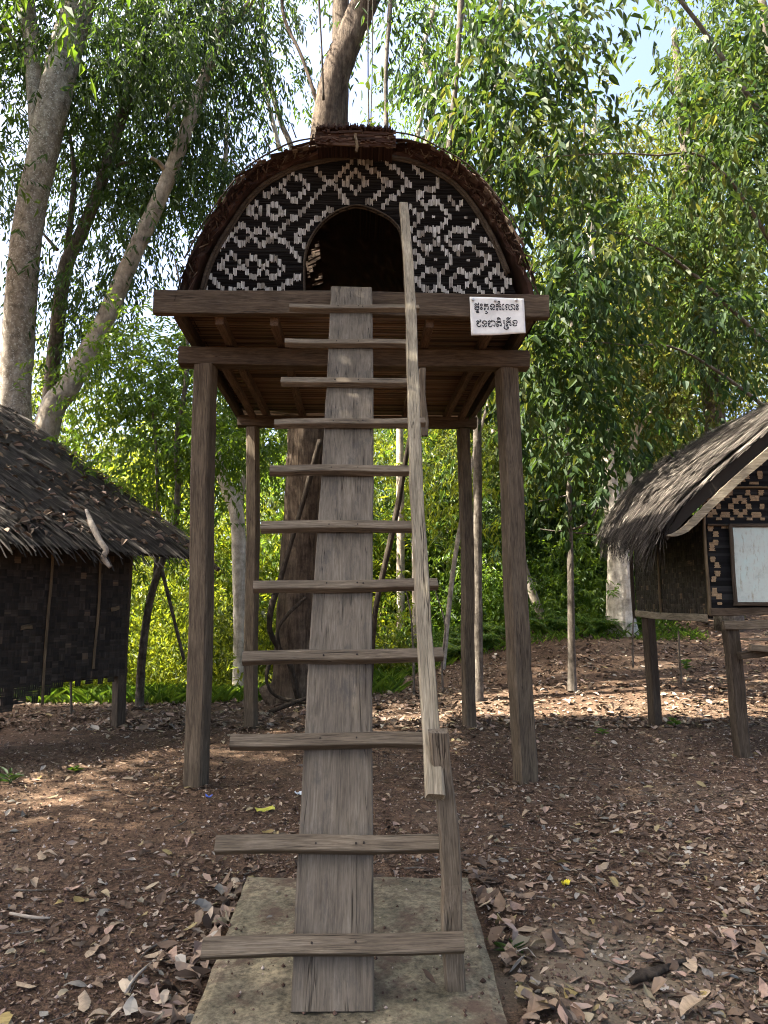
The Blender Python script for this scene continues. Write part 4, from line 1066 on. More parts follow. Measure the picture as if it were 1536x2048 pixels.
# big brown tree behind the house with its climbers
big = tree('buttressed_tree', 'big rough brown tree rising straight behind the stilt house', ([ground_pt(-1.18, 10.9), (-0.952,10.9,0.099), (-0.919,10.9,1.181), (-0.838,10.9,2.671), (-0.769,10.9,4.218), (-0.655,10.9,6.236), (-0.612,10.9,7.922), (-0.545,10.9,9.125), (-0.389,10.85,10.089), (-0.115,10.8,10.87), (0.227,10.7,11.707), (0.655,10.6,13.116), (0.909,10.5,15.129)], [.42, .36, .29, .28, .275, .27, .265, .255, .225, .215, .21, .18, .1]), M['bark_brown'],
     branches=[([(-0.391,11.3,8.794), (-0.338,11.4,10.248), (-0.334,11.5,11.671), (-0.368,11.5,13.658), (-0.477,11.5,15.937)], [.20, .16, .15, .13, .07]), ([(-0.545,10.9,9.125), (-0.945,11,10.466), (-1.267,11.1,11.283), (-1.366,11.1,12.036)], [.04, .03, .03, .02])],
     blobs=[blob((0.322,10.6,13.292), 2.4, 1.8, 1.2, 7, 18), blob((-0.723,11.4,13.941), 1.6, 1.4, 1.0, 5, 16), blob((0.834,10.9,10.988), .5, .5, .7, 7, 12)], leafmat=M['leaf_dark'], seed=14, leaf=(.15, .045), spray=.45, droop=.9, hi=True, rough=.10, flute=.12, nseg=20)
LI = M['bark_dark']
def liana(label, pts, r, name='liana'):
    o = tubes(name, [(pts, [r*(1+.15*math.sin(i*2.1)) for i in range(len(pts))])], LI, None, 7, .15, int(r*9000))
    return tag(o, label, 'vine', 'climbers of the big brown tree')
liana('thick dark liana looping beside the foot of the big brown tree', [(-0.561,10.5,3.89), (-0.711,10.45,3.281), (-0.898,10.4,2.541), (-1.094,10.35,1.823), (-1.2,10.3,1.437), (-1.215,10.3,1.126), (-1.109,10.4,0.88), (-0.942,10.45,0.634), (-0.826,10.5,0.147)], .040)
liana('thin liana curving down and coiling on the ground by the big tree', [(-0.731,10.45,1.579), (-0.975,10.3,1.333), (-1.098,10.25,1.113), (-1.069,10.3,0.782), (-1.213,10.25,0.65), (-1.229,10.2,0.419), (-1.103,10.2,0.238), (-0.767,10.1,0.169), (-0.425,10,0.193)], .024)
liana('dark straight liana slanting down right of the ladder', [(1.181,10,5.867), (0.883,10.2,4.501), (0.716,10.25,3.694), (0.579,10.3,2.898), (0.406,10.3,2.107), (0.265,10.3,1.437), (0.198,10.4,0.635), (0.15,10.4,0.155)], .042)
liana('gnarled root lying along the ground before the brown tree', [(-1.145,9.9,0.067), (-0.944,9.85,0.149), (-0.686,9.9,0.232), (-0.359,10,0.271)], .03, 'root')
for k, (lab, pts, r) in enumerate([('stout brown hanging stem passing right of the house roof', [(1.344,8.2,10.209), (1.276,8.2,9.059), (1.212,8.2,8.084), (1.134,8.25,7.305), (1.078,8.3,6.802)], .036),
    ('straight grey hanging stem rising behind the ridge cap', [(0.518,10.2,12.307), (0.476,10.2,10.885), (0.405,10.2,9.677), (0.412,10.2,8.654)], .034),
    ('long thin vine dangling just right of the big trunk', [(0.127,9.6,11.653), (0.123,9.6,10.317), (0.119,9.6,9.344), (0.137,9.6,8.198)], .010),
    ('thinner vine hanging next to the dangling one', [(0.204,9.7,11.763), (0.185,9.7,9.917), (0.18,9.7,9.105), (0.16,9.7,8.27)], .008),
    ('dark vine dangling left of the big trunk', [(-0.677,10,12.048), (-0.63,10,10.662), (-0.583,10,9.903), (-0.545,10.05,9.03)], .016)]):
    o = tubes('hanging_vine', [(pts, [r*(1+.12*math.sin(i*2.7)) for i in range(len(pts))])], M['bark_grey'] if k < 2 else LI, None, 7, .16, k)
    tag(o, lab, 'vine', 'vines hanging round the house')
# sunlit pale tree seen through the house legs
tree('sunlit_tree', 'bright pale sunlit trunk between the left legs of the stilt house', ([W((-2.091,13.5,-0.388), 0, 0, -.5), (-2.107,13.5,-0.124), (-2.121,13.5,1.125), (-2.189,13.5,2.314), (-2.248,13.5,3.153), (-2.408,13.5,3.576), (-2.588,13.5,4.003), (-2.775,13.6,4.894), (-2.89,13.7,6.417), (-2.878,13.8,8.535), (-2.752,13.9,10.436), (-2.762,14,11.966)], [.17, .145, .14, .135, .13, .13, .11, .09, .08, .07, .05, .03]), M['bark_white'],
     branches=[([(-2.248,13.5,3.153), (-2.16,13.6,3.833), (-2.052,13.6,4.413), (-1.991,13.7,5.224)], [.08, .06, .05, .03]), ([(-1.648,14,10.863), (-1.873,14,11.762), (-2.104,14,12.79)], [.05, .04, .02])], blobs=[blob((-3.101,13.9,5.672), 1.3, 1.0, 1.6, 36, 18), blob((-2.148,14.2,4.748), .9, .8, 1.0, 24, 16), blob((-2.743,14,9.509), 1.0, 1.0, 1.0, 14, 14)], leafmat=M['leaf_mid'], seed=15, leaf=(.13, .05), spray=.4)
# sapling with a crooked stem left of the front leg
tree('crooked_sapling', 'crooked brown sapling with a side stem beside the left house leg', ([W((-3.052,10.6,0.11), 0, 0, -.2), (-3.054,10.6,0.629), (-2.995,10.6,1.402), (-2.863,10.6,1.974), (-2.696,10.6,2.483), (-2.634,10.6,3.146), (-2.677,10.6,3.895), (-2.578,10.6,4.815), (-2.636,10.7,5.795), (-2.866,10.8,6.811)], [.06, .058, .055, .052, .05, .048, .042, .034, .025, .012]), M['bark_grey'],
     branches=[([(-2.835,10.6,2.01), (-2.613,10.5,1.332), (-2.436,10.5,0.704)], [.03, .024, .022]), ([(-2.914,10.6,1.831), (-2.931,10.7,2.64), (-3.034,10.8,3.786), (-3.163,10.8,4.715)], [.035, .03, .025, .012])],
     blobs=[blob((-2.9,10.8,3.787), .75, .7, .65, 30, 15), blob((-3.458,11,4.934), .7, .7, .7, 22, 14), blob((-2.869,10.9,5.228), .5, .6, .7, 16, 13), blob((-2.919,10.9,2.663), .45, .4, .5, 9, 12)], leafmat=M['leaf_mid'], seed=16, leaf=(.11, .045), spray=.35)
# straight slim trees on the right
tree('straight_slim_tree', 'straight slim grey tree just right of the rear house leg', ([W((1.708,10.35,0.018), 0, 0, -.15), (1.705,10.35,0.291), (1.72,10.35,1.543), (1.737,10.35,2.984), (1.76,10.35,4.327), (1.828,10.3,5.697), (1.955,10.3,7.212), (2.039,10.2,8.546), (2.127,10.1,9.987), (2.264,10,11.808)], [.085, .07, .064, .062, .058, .055, .05, .045, .04, .02]), M['bark_grey'],
     branches=[([(1.955,10.3,7.212), (2.368,9.9,7.389), (2.775,9.5,7.235)], [.025, .018, .008]), ([(2.039,10.2,8.546), (2.538,9.8,9.089), (2.949,9.4,9.027)], [.025, .018, .008]), ([(1.828,10.3,5.697), (2.306,9.8,5.797), (2.63,9.4,5.697)], [.022, .016, .008])],
     blobs=[blob((2.018,9.8,9.319), 1.1, 1.0, 1.1, 14, 10), blob((1.875,9.6,7.737), .8, .9, .8, 10, 9), blob((2.505,9.4,6.205), .6, .8, .8, 7, 9), blob((1.161,9.6,8.342), .5, .6, .6, 4, 8)], leafmat=M['leaf_broad'], seed=17, leaf=(.17, .075), spray=.48, K=7, droop=.85, hi=True, clump=.4)
tree('bare_stemmed_tree', 'lone slim tree with reddish foot and bare twigs on the lit ground', ([W((3.171,10.8,0.093), 0, 0, -.15), (3.169,10.8,0.236), (3.174,10.8,0.815), (3.197,10.8,1.922), (3.213,10.8,3.06), (3.229,10.8,3.994), (3.299,10.8,5.11), (3.398,10.7,6.544), (3.572,10.7,8.065), (3.637,10.6,9.564)], [.075, .068, .055, .05, .046, .042, .036, .03, .024, .012]), M['bark_grey'],
     branches=[([(3.216,10.8,3.137), (2.971,10.7,3.074), (2.701,10.6,3.005)], [.012, .01, .006]), ([(3.21,10.8,2.968), (3.5,10.7,2.97), (3.877,10.7,2.85)], [.012, .009, .005]), ([(3.212,10.8,2.601), (3.413,10.7,2.682), (3.653,10.7,2.971)], [.02, .017, .014]), ([(3.181,10.8,2.586), (2.955,10.7,2.574), (2.729,10.7,2.603)], [.014, .01, .006]), ([(3.229,10.8,3.994), (2.896,10.6,3.982), (2.566,10.5,3.917)], [.014, .01, .006]), ([(3.008,10.7,3.774), (2.857,10.6,3.943), (2.721,10.5,4.056)], [.012, .01, .008]), ([(3.211,10.8,2.563), (3.484,10.7,2.531), (3.75,10.6,2.469)], [.012, .009, .005])],
     blobs=[blob((3.014,10.5,3.768), .45, .5, .35, 8, 8), blob((3.449,10.5,3.317), .4, .5, .3, 7, 7), blob((3.252,11.2,5.078), .7, .8, .6, 18, 9), blob((3.8,11,6.184), .7, .8, .8, 18, 9), blob((3.814,11,8.698), .9, .9, .9, 16, 9)], leafmat=M['leaf_broad'], seed=18, leaf=(.17, .075), spray=.45, K=6, droop=.9, hi=True, clump=.35)
tree('white_fluted_tree', 'stout white fluted tree catching sun left of the grass thatched hut', ([W((5.485,15,0.678), 0, 0, -.4), (5.494,15,0.882), (5.485,15,2.119), (5.467,15,3.17), (5.37,15,3.917), (5.341,15,4.783), (5.3,15,5.884), (5.169,15,7.572), (5.124,15,9.31), (5.249,15,11.104), (5.378,15,12.951)], [.40, .30, .25, .23, .17, .145, .13, .12, .10, .07, .04]), M['bark_white'], flute=.25, nseg=22, rough=.14,
     branches=[([(5.545,15,3.49), (5.825,15,4.46), (5.979,15,5.447), (6.335,15.2,7.093), (6.613,15.4,8.824)], [.10, .085, .07, .06, .03]), ([(5.339,15,4.729), (5.143,14.9,4.976), (5.014,14.8,5.277)], [.06, .05, .03]), ([(5.915,15,5.007), (6.134,14.9,5.423), (6.439,14.8,5.837)], [.05, .04, .02])],
     blobs=[blob((5.187,14.8,6.93), 1.5, 1.2, 1.3, 40, 18), blob((6.54,15.5,8.87), 1.6, 1.2, 1.5, 40, 18), blob((5.375,15.5,11.676), 1.4, 1.2, 1.6, 40, 18), blob((6.306,15,5.894), 1.0, .9, .9, 20, 16)], leafmat=M['leaf_olive'], seed=19, leaf=(.13, .055), spray=.4)
# near broad-leaved tree whose branches hang in from the right
tree('broadleaf_tree', 'broad leaved tree whose drooping branches hang between house roof and right hut', ([ground_pt(7.3, 9.9), (7.2, 9.9, 2), (6.9, 9.8, 5), (6.4, 9.7, 8), (6.0, 9.6, 11)], [.2, .17, .14, .1, .05]), M['bark_grey'],
     branches=[([(7.0, 9.85, 4.0), (4.641,9.2,5.855), (3.398,8.6,6.156), (2.44,8.2,5.92)], [.045, .022, .012, .005]), ([(6.9, 9.8, 5.0), (4.975,9,7.273), (3.689,8.4,7.133), (2.413,8,6.822), (1.642,7.8,6.606)], [.045, .022, .012, .008, .004]), ([(6.4, 9.7, 8.0), (4.092,9,10.368), (2.6,8.4,9.145), (1.717,8,8.274)], [.045, .022, .012, .005]), ([(7.1, 9.87, 3.2), (4.575,9.2,4.724), (3.372,8.7,4.729), (2.397,8.2,4.59)], [.04, .018, .010, .005])],
     blobs=[blob((2.206,8.2,8.529), .8, .9, .85, 15, 9), blob((1.763,8,7.539), .6, .7, .7, 11, 9), blob((2.439,8.1,6.771), .75, .6, .35, 9, 8), blob((2.521,8.3,5.65), .55, .6, .65, 12, 8), blob((2.394,8.4,4.667), .5, .6, .5, 12, 8), blob((2.431,8.4,3.914), .45, .6, .35, 8, 8), blob((4.91,8.6,7.368), .8, .9, 1.0, 14, 9), blob((5.061,8.8,9.134), .9, .9, 1.0, 14, 9), blob((4.547,8.8,5.255), .7, .7, .8, 11, 8), blob((2.023,8.1,4.978), .3, .4, .5, 5, 7), blob((3.534,8.6,3.604), .3, .4, .25, 4, 7)], leafmat=M['leaf_broad'], seed=20, leaf=(.15, .064), spray=.45, K=7, droop=.75, hi=True, clump=.36)
# right-hand tree with finer leaves
tree('tall_leafy_tree', 'tall fine leaved tree filling the upper right corner', ([ground_pt(8.0, 15.5), (8.0, 15.5, 4), (7.8, 15.4, 8), (7.6, 15.3, 12), (7.4, 15.2, 15)], [.3, .25, .2, .15, .06]), M['bark_grey'],
     branches=[([(7.8, 15.4, 8), (7.492,14.5,11.429), (6.459,14,12.81)], [.06, .035, .015]), ([(8, 15.5, 5), (7.69,14.8,8.559), (6.617,14.3,9.201)], [.055, .03, .012])],
     blobs=[blob((8.348,14.5,13.388), 1.2, 1.6, 2.2, 60, 20), blob((8.075,14.5,10.031), 1.3, 1.3, 1.6, 50, 18), blob((6.463,14.2,9.144), .9, 1.0, 1.0, 26, 18), blob((8.805,14,11.819), 1.2, 1.4, 2.6, 40, 18), blob((7.777,14.5,7.076), 1.2, 1.2, 1.0, 30, 18), blob((8.401,14.5,16.936), 1.3, 1.8, 1.0, 20, 18)], leafmat=M['leaf_tall'], seed=21, leaf=(.15, .056), spray=.45, droop=.8)
# dark trunk and leaning stub in the shade on the right
tree('shaded_tree', 'dark trunk standing in deep shade left of the white fluted tree', ([W((6.245,19,1.452), 0, 0, -.4), (6.236,19,1.91), (6.18,19,3.232), (6.309,19,4.853), (6.177,19,6.788), (6.153,19,9.934)], [.22, .19, .17, .16, .14, .08]), M['bark_dark'], blobs=[blob((5.462,19,5.946), 2.6, 1.6, 1.8, 60, 18), blob((5.929,19.5,3.279), 1.8, 1.0, .8, 24, 16)], leafmat=M['leaf_far'], seed=22, leaf=(.17, .07), spray=.5)
tree('leaning_tree', 'short pale trunk leaning left behind the right house leg', ([W((4.076,16,1.065), 0, 0, -.3), (4.027,16,1.283), (3.883,16,1.721), (3.739,16,2.162), (3.517,16,3.165), (3.361,16.2,4.45), (3.133,16.4,5.551)], [.12, .10, .10, .095, .08, .06, .04]), M['bark_pale'], blobs=[blob((3.304,16.4,5.314), 1.4, 1.0, 1.0, 32, 16)], leafmat=M['leaf_far'], seed=23, leaf=(.15, .06), spray=.45)
for k, (lab, pts, r) in enumerate([('pale wavy tree stem rising against the sky right of the ridge', [(1.306,16,8.283), (1.379,16,10.761), (1.568,16,12.298), (1.823,16,13.875), (1.526,16,14.8), (1.742,16,15.754), (1.978,16,17.139)], .09),
    ('thin grey tree leaning left of the big trunk against the sky', [(-0.843,15,8.505), (-1.429,15,11.306), (-1.779,15,12.263), (-2.083,15,13.483), (-2.223,15,14.732), (-2.2,15,16.27)], .07),
    ('pair of pale stems crossing behind the right of the roof', [(1.018,17,8.965), (1.176,17,11.338), (1.411,17,12.972), (1.702,17,14.366), (2.335,17,15.516), (2.747,17,16.97)], .085),
    ('fine pale stem leaning behind the middle of the ladder', [(1.572,14,-0.289), (1.839,14,2.067), (2.104,14,3.534), (2.351,14.2,4.582), (2.824,14.4,6.107)], .05)]):
    p0 = pts[0]; base_ = [ground_pt(p0[0], p0[1])] if p0[2] > 1 else []
    tree('background_tree', lab, (base_+pts, [r*1.2]*len(base_)+[r*(1-.5*i/len(pts)) for i in range(len(pts))]), M['bark_pale'] if k != 1 else M['bark_grey'], group='slim trees behind the house',
         blobs=[blob(W(pts[-1], 0, 0, .3), 1.3, 1.2, .9, 16, 13), blob(pts[-3], .9, .9, .7, 7, 10)], leafmat=M['leaf_mid'] if k != 3 else M['leaf_lit'], seed=30+k, leaf=(.15, .055), spray=.45, droop=.8, nseg=9)
# unseen trees added outside the frame so that their crowns shade the clearing
for k, (x, y, h, lab) in enumerate([(-5.2, 4.2, 9.6, 'unseen spreading tree added to shade the clearing from the left side'), (-7.0, -.2, 9.4, 'unseen spreading tree added for shade left behind the viewer'), (-8.2, 3.4, 10.5, 'unseen spreading tree added for shade beyond the dark hut'), (-3.4, 5.0, 9.0, 'unseen leafy tree added for shade over the clearing above the picture'), (-9.2, 8.0, 9.8, 'unseen spreading tree added to shade the dark hut from the left'), (-9.8, 11.6, 14.0, 'unseen tall spreading tree added for shade far left of the dark hut'), (-2.5, -5.0, 10, 'unseen spreading tree added behind the viewer'), (4.5, -3.5, 10, 'spreading tree standing behind the viewer to the right, added for shade'), (8.5, 1.5, 9.5, 'unseen spreading tree added to shade the clearing from the right side')]):
    tree('unseen_shade_tree', lab, ([ground_pt(x-(1.8 if k in (0, 3) else 0), y-(2.6 if k in (0, 3) else 0)), (x-(1.7 if k in (0, 3) else 0), y-(2.4 if k in (0, 3) else 0), 3), (x-(.8 if k in (0, 3) else 0), y-(1.0 if k in (0, 3) else 0), 6), (x+.4, y, h)], [.3, .24, .2, .1]), M['bark_grey'], group='unseen trees added to shade the clearing',
         blobs=[(x+.4, y, h, 3.0, 3.0, 1.9, 54, 22), (x+1.0, y+1, h-1.2, 2.2, 2.4, 1.2, 26, 18)] if k != 3 else [(x+.3, y, h+.3, 1.5, 1.4, .9, 9, 18)], leafmat=M['leaf_mid'], seed=50+k, leaf=(.20, .08), spray=.55, K=8)
# undergrowth and the far wood
def mass(name, label, blobs, mat, seed, **kw):
    o = foliage(name, blobs, mat, None, seed, **kw); return tag(o, label, 'foliage', None, 'stuff')
rb = np.random.default_rng(77)
def bushes(n, x0, x1, y0, y1, h0, h1, nc, ns, step=1.4, rx=1.0):
    out = []
    for k in range(n):
        x = x0+(x1-x0)*(k+rb.random())/n; y = y0+(y1-y0)*rb.random(); z = float(gz0(x, y)); top = h0+(h1-h0)*rb.random()**1.5
        for q_ in np.arange(.4, max(.5, top), step):
            s_ = .6+.6*rb.random(); out.append((x+rb.normal(0, .35*rx), y+rb.normal(0, .3), z+q_+rb.normal(0, .2), rx*s_, .8*rx*s_, .8*rx*s_, max(2, int(nc*s_)), ns))
    return out
mass('undergrowth', 'sunlit yellow green undergrowth behind the left house legs', bushes(22, -7.0, .6, 13.2, 16.5, .5, 2.4, 8, 12, 1.0, .7), M['leaf_lit'], 61, leaf=(.13, .05), spray=.4, droop=.6)
mass('undergrowth', 'mid green undergrowth along the rise on the right', bushes(20, 1.0, 7.5, 15.8, 18.5, .5, 1.6, 8, 12, .9, .7), M['leaf_mid'], 62, leaf=(.14, .055), spray=.4, droop=.6)
mass('undergrowth', 'dark low shrubs between the trunks behind the house', bushes(14, -6.5, 1.2, 15.0, 18.0, .8, 2.6, 8, 12, 1.0, .7), M['leaf_far'], 68, leaf=(.15, .06), spray=.4, droop=.6)
mass('thicket', 'bright yellow green thicket behind the left house legs', bushes(17, -9.5, 1.5, 17, 22, 3, 8, 7, 12, 1.5, 1.1), M['leaf_lit'], 63, leaf=(.18, .07), spray=.5, droop=.6, clump=.5)
mass('thicket', 'mid green thicket behind the house', bushes(22, -10, 9, 17, 23, 3, 9, 7, 12, 1.6, 1.1), M['leaf_mid'], 66, leaf=(.18, .07), spray=.5, droop=.6, clump=.5)
mass('thicket', 'dark shaded thicket behind the right house leg', bushes(14, .5, 8.5, 18, 21, 3, 6.5, 9, 13, 1.3, 1.0), M['leaf_dark'], 67, leaf=(.17, .07), spray=.5, droop=.6, clump=.45)
mass('thicket', 'yellow green thicket lit by the sun behind the right house leg', bushes(10, 1.5, 8, 22, 25, 5, 12, 8, 13, 1.5, 1.1), M['leaf_lit'], 69, leaf=(.17, .07), spray=.5, droop=.6, clump=.5)
mass('thicket', 'olive thicket behind the right hut and the white tree', bushes(15, 2.5, 11, 20, 24, 7, 12, 7, 12, 1.6, 1.1), M['leaf_olive'], 65, leaf=(.17, .07), spray=.5, droop=.6, clump=.5)
bl = []
for k in range(64):       # far wood, lower on the left
    x = -26+k*.93+rb.normal(0, 1); y = 27+rb.random()*12; z = float(gz0(x, y))
    top = (9 if x < 3 else 16)+4*rb.random()
    for q_ in np.arange(1.5, top, 2.4): bl.append((x+rb.normal(0, .8), y, z+q_, 1.9, 1.8, 1.5, 6, 13))
mass('distant_wood', 'far wood closing the view', bl, M['leaf_far'], 64, leaf=(.28, .12), spray=.8, droop=.6, clump=.8)

# ------------------------------------------------------------------ leaf litter
def litter_np(x, y, z, ln, wd, rng, tone, curl=.35, zoff=.006, tilt=.25):
    """curled dry leaves, 10 points each: a 5 x 2-strip blade folded along its midrib"""
    n = len(x); th = rng.random(n)*2*np.pi
    us = np.array([0, .22, .5, .78, 1.0]); ws = np.array([.04, .36, .5, .34, .02])
    d = np.stack([np.cos(th), np.sin(th), rng.normal(0, tilt, n)], 1); d /= np.linalg.norm(d, axis=1)[:, None]
    s = np.stack([-np.sin(th), np.cos(th), rng.normal(0, tilt, n)], 1)
    s -= d*np.sum(s*d, 1)[:, None]; s /= np.linalg.norm(s, axis=1)[:, None]
    nn = np.cross(d, s)
    cu = rng.normal(.0, curl, n); fo = rng.normal(.18, .28, n)
    c = np.stack([x, y, z+zoff+.25*wd*np.abs(fo)+ln*np.abs(d[:, 2])*.5], 1)
    V = np.zeros((n, 15, 3))
    for k in range(5):
        a = us[k]-.5
        mid = c+d*(ln*a)[:, None]+nn*(ln*(a*a*4-.4)*cu*.35)[:, None]
        for j, sg in enumerate((-1, 0, 1)):
            V[:, k*3+j] = mid+s*(sg*wd*ws[k])[:, None]+nn*((abs(sg)*wd*ws[k]*fo)+abs(sg)*rng.normal(0, .06, n)*wd)[:, None]+s*(sg*wd*rng.normal(0, .07, n))[:, None]+d*(ln*rng.normal(0, .03, n))[:, None]
    lo = (z+zoff*.5)[:, None]
    V[:, :, 2] = np.maximum(V[:, :, 2], lo-.004)
    f = np.array([(k*3+j, k*3+j+1, k*3+j+4, k*3+j+3) for k in range(4) for j in range(2)])
    F = (np.arange(n)[:, None, None]*15+f[None]).reshape(-1, 4)
    return V.reshape(-1, 3), F, np.repeat(tone, 15)
def on_pad(x, y): return (np.abs(x-.005) < .60) & (y < 4.03)
def scatter(n, rng, near=2.2, far=13.5):
    y = near+(far-near)*rng.random(n)**1.35; x = (rng.random(n)*2-1)*(.62*y+1.2)+.04*y
    patch = .5+.5*np.sin(x*1.7+2*np.sin(y*.9))*np.sin(y*1.3+1.5*np.sin(x*.8)); keep = rng.random(n) < .22+.78*patch**1.2+.5*sm(y, 7, 10)+.25*sm(x, .5, 1.5)-.12*(x < -.7)*(y < 6)
    keep &= ~on_pad(x, y) | (rng.random(n) < .02)
    keep &= ~((x < -2.0) & (y < 8.5) & (y > 5.5) & (rng.random(n) < .45))
    return x[keep], y[keep]
rl = np.random.default_rng(201)
def litter(name, label, n, size, near, far, seed, zoff=.006):
    rng = np.random.default_rng(seed)
    x, y = scatter(n, rng, near, far)
    z = np.where(on_pad(x, y), .055, gz(x, y)); m = len(x)
    ln = size*(.45+.9*rng.random(m)**1.5); wd = ln*(.38+.25*rng.random(m))
    V, F, T = litter_np(x, y, z, ln, wd, rng, rng.random(m)**1.15, zoff=zoff)
    o = link(name, mesh_np(name, V, [F], T), M['litter'])
    return tag(o, label, 'leaves', None, 'stuff')
litter('leaf_litter', 'dry brown leaf litter scattered over the soil', 19000, .064, 2.0, 14, 202)
litter('leaf_fragments', 'small broken bits of dry leaf between the larger leaves', 60000, .03, 1.9, 10, 203, .003)
litter('leaf_drift', 'dense sunlit drift of dry leaves on the rise behind the house', 11000, .11, 8.5, 22, 204, .008)
# leaves swept against the sides of the concrete slab
rng_ = np.random.default_rng(215); n_ = 300
yy_ = 2.1+2.1*rng_.random(n_); sd_ = np.where(rng_.random(n_) < .5, -1, 1); xx_ = sd_*(.60+np.abs(rng_.normal(0, .09, n_)))+.01
ln_ = .04+.075*rng_.random(n_)
V, F, T = litter_np(xx_, yy_, gz(xx_, yy_)+.01, ln_, ln_*(.4+.25*rng_.random(n_)), rng_, rng_.random(n_), curl=.5, tilt=.45)
tag(link('leaf_drift', mesh_np('leaf_drift', V, [F], T), M['litter']), 'curled leaves swept against the sides of the concrete slab', 'leaves', None, 'stuff')
# the largest leaves near the viewer, one object each
KINDS_ = [('tan', (.29, .225, .155), 'curled tan dry leaf lying on the soil near the viewer'), ('brown', (.11, .068, .042), 'dark brown dry leaf lying on the soil near the viewer'), ('pink', (.245, .168, .13), 'pinkish dry leaf lying on the soil near the viewer'), ('yellow', (.23, .175, .065), 'yellowed leaf lying on the soil near the viewer'), ('grey', (.12, .112, .098), 'grey weathered leaf lying on the soil near the viewer')]
lm = {}
for kd, col, lab in KINDS_:
    m_, t_, bs_ = nodes('dry_leaf_'+kd)
    g_ = noise(t_, coords(t_, (3, 14, 3)), 6, 6, .7); oi = t_.nodes.new('ShaderNodeObjectInfo')
    c_ = ramp(t_, g_, [(.3, tuple(v*.6 for v in col)), (.7, tuple(v*1.3 for v in col))])
    c_ = mixc(t_, 1.0, c_, ramp(t_, oi.outputs['Random'], [(0, (.7, .68, .65)), (1, (1.3, 1.25, 1.2))]), 'MULTIPLY')
    t_.links.new(c_, bs_.inputs['Base Color']); bs_.inputs['Roughness'].default_value = .7; bs_.inputs['Specular IOR Level'].default_value = .3
    ms = []
    for k in range(5):
        r_ = np.random.default_rng(300+k+len(lm)*9)
        V, F, T = litter_np(np.zeros(1), np.zeros(1), np.zeros(1), np.array([.125]), np.array([.055+.02*r_.random()]), r_, np.array([.5]), curl=.5, zoff=.004, tilt=.15)
        # one more level of detail: midrib groove
        me = mesh_np('fallen_leaf', V, [F], smooth=True); me.materials.append(m_); ms.append(me)
    lm[kd] = (ms, lab)
cnt = 0
rr = random.Random(12)
while cnt < 240:
    y = 2.15+4.2*rr.random()**1.6; x = rr.uniform(-1, 1)*(.58*y)+.04*y
    if bool(on_pad(np.array(x), np.array(y))) and rr.random() > .06: continue
    if abs(x) < .85 and rr.random() < .25 and y < 4.3: pass
    kd = rr.choices([k[0] for k in KINDS_], [5, 3.4, 2.6, .7, 1.8])[0]
    ms, lab = lm[kd]
    o = link('fallen_leaf', ms[rr.randrange(5)]); s_ = rr.uniform(.35, .85)
    z = .055 if bool(on_pad(np.array(x), np.array(y))) else float(gz(x, y))
    o.location = (x, y, z+.004); o.scale = (s_, s_, s_); o.rotation_euler = (rr.uniform(-.15, .15), rr.uniform(-.15, .15), rr.uniform(0, 6.28))
    tag(o, lab, 'leaf', 'fallen %s leaves near the viewer' % kd); cnt += 1
# crumbs of soil, grit
def crumbs():
    rng = np.random.default_rng(205); n = 45000
    y = 1.9+6*rng.random(n)**1.5; x = (rng.random(n)*2-1)*(.6*y+.4)+.04*y
    k_ = ~on_pad(x, y) | (rng.random(n) < .10); x = x[k_]; y = y[k_]; n = len(x)
    z = np.where(on_pad(x, y), .052, gz(x, y)); r = .0025+.008*rng.random(n)**3
    o6 = np.array([(1, 0, 0), (-1, 0, 0), (0, 1, 0), (0, -1, 0), (0, 0, 1), (0, 0, -1)], float)
    V = np.stack([x, y, z+r*.3], 1)[:, None, :]+o6[None]*(r[:, None, None]*(.6+.8*rng.random((n, 6, 1))))
    f = np.array([(0, 2, 4), (2, 1, 4), (1, 3, 4), (3, 0, 4), (2, 0, 5), (1, 2, 5), (3, 1, 5), (0, 3, 5)])
    F = (np.arange(n)[:, None, None]*6+f[None]).reshape(-1, 3)
    T = np.repeat(rng.random(n), 6)
    o = link('soil_crumbs', mesh_np('soil_crumbs', V.reshape(-1, 3), [F], T), M['crumbs']); tag(o, 'crumbs of red soil and pale grit', 'soil', None, 'stuff')
crumbs()
# twigs
def twigs():
    rng = np.random.default_rng(206); S_ = []
    for k in range(260):
        y = 2.2+7*rng.random()**1.4; x = (rng.random()*2-1)*(.58*y)+.04*y
        if abs(x) < .62 and y < 4.1: continue
        a = rng.random()*6.28; L_ = .06+.22*rng.random()**2; r = .0016+.0035*rng.random()**2
        p = [(x+math.cos(a)*L_*u+rng.normal(0, .01), y+math.sin(a)*L_*u+rng.normal(0, .01), float(gz(x, y))+.008+.012*rng.random()) for u in (-.5, 0, .5)]
        S_.append((p, [r, r*.9, r*.5]))
    o = tubes('twigs', S_, M['bark_grey'], None, 5, .1, 3); tag(o, 'thin dead twigs strewn over the soil', 'twigs', None, 'stuff')
twigs()
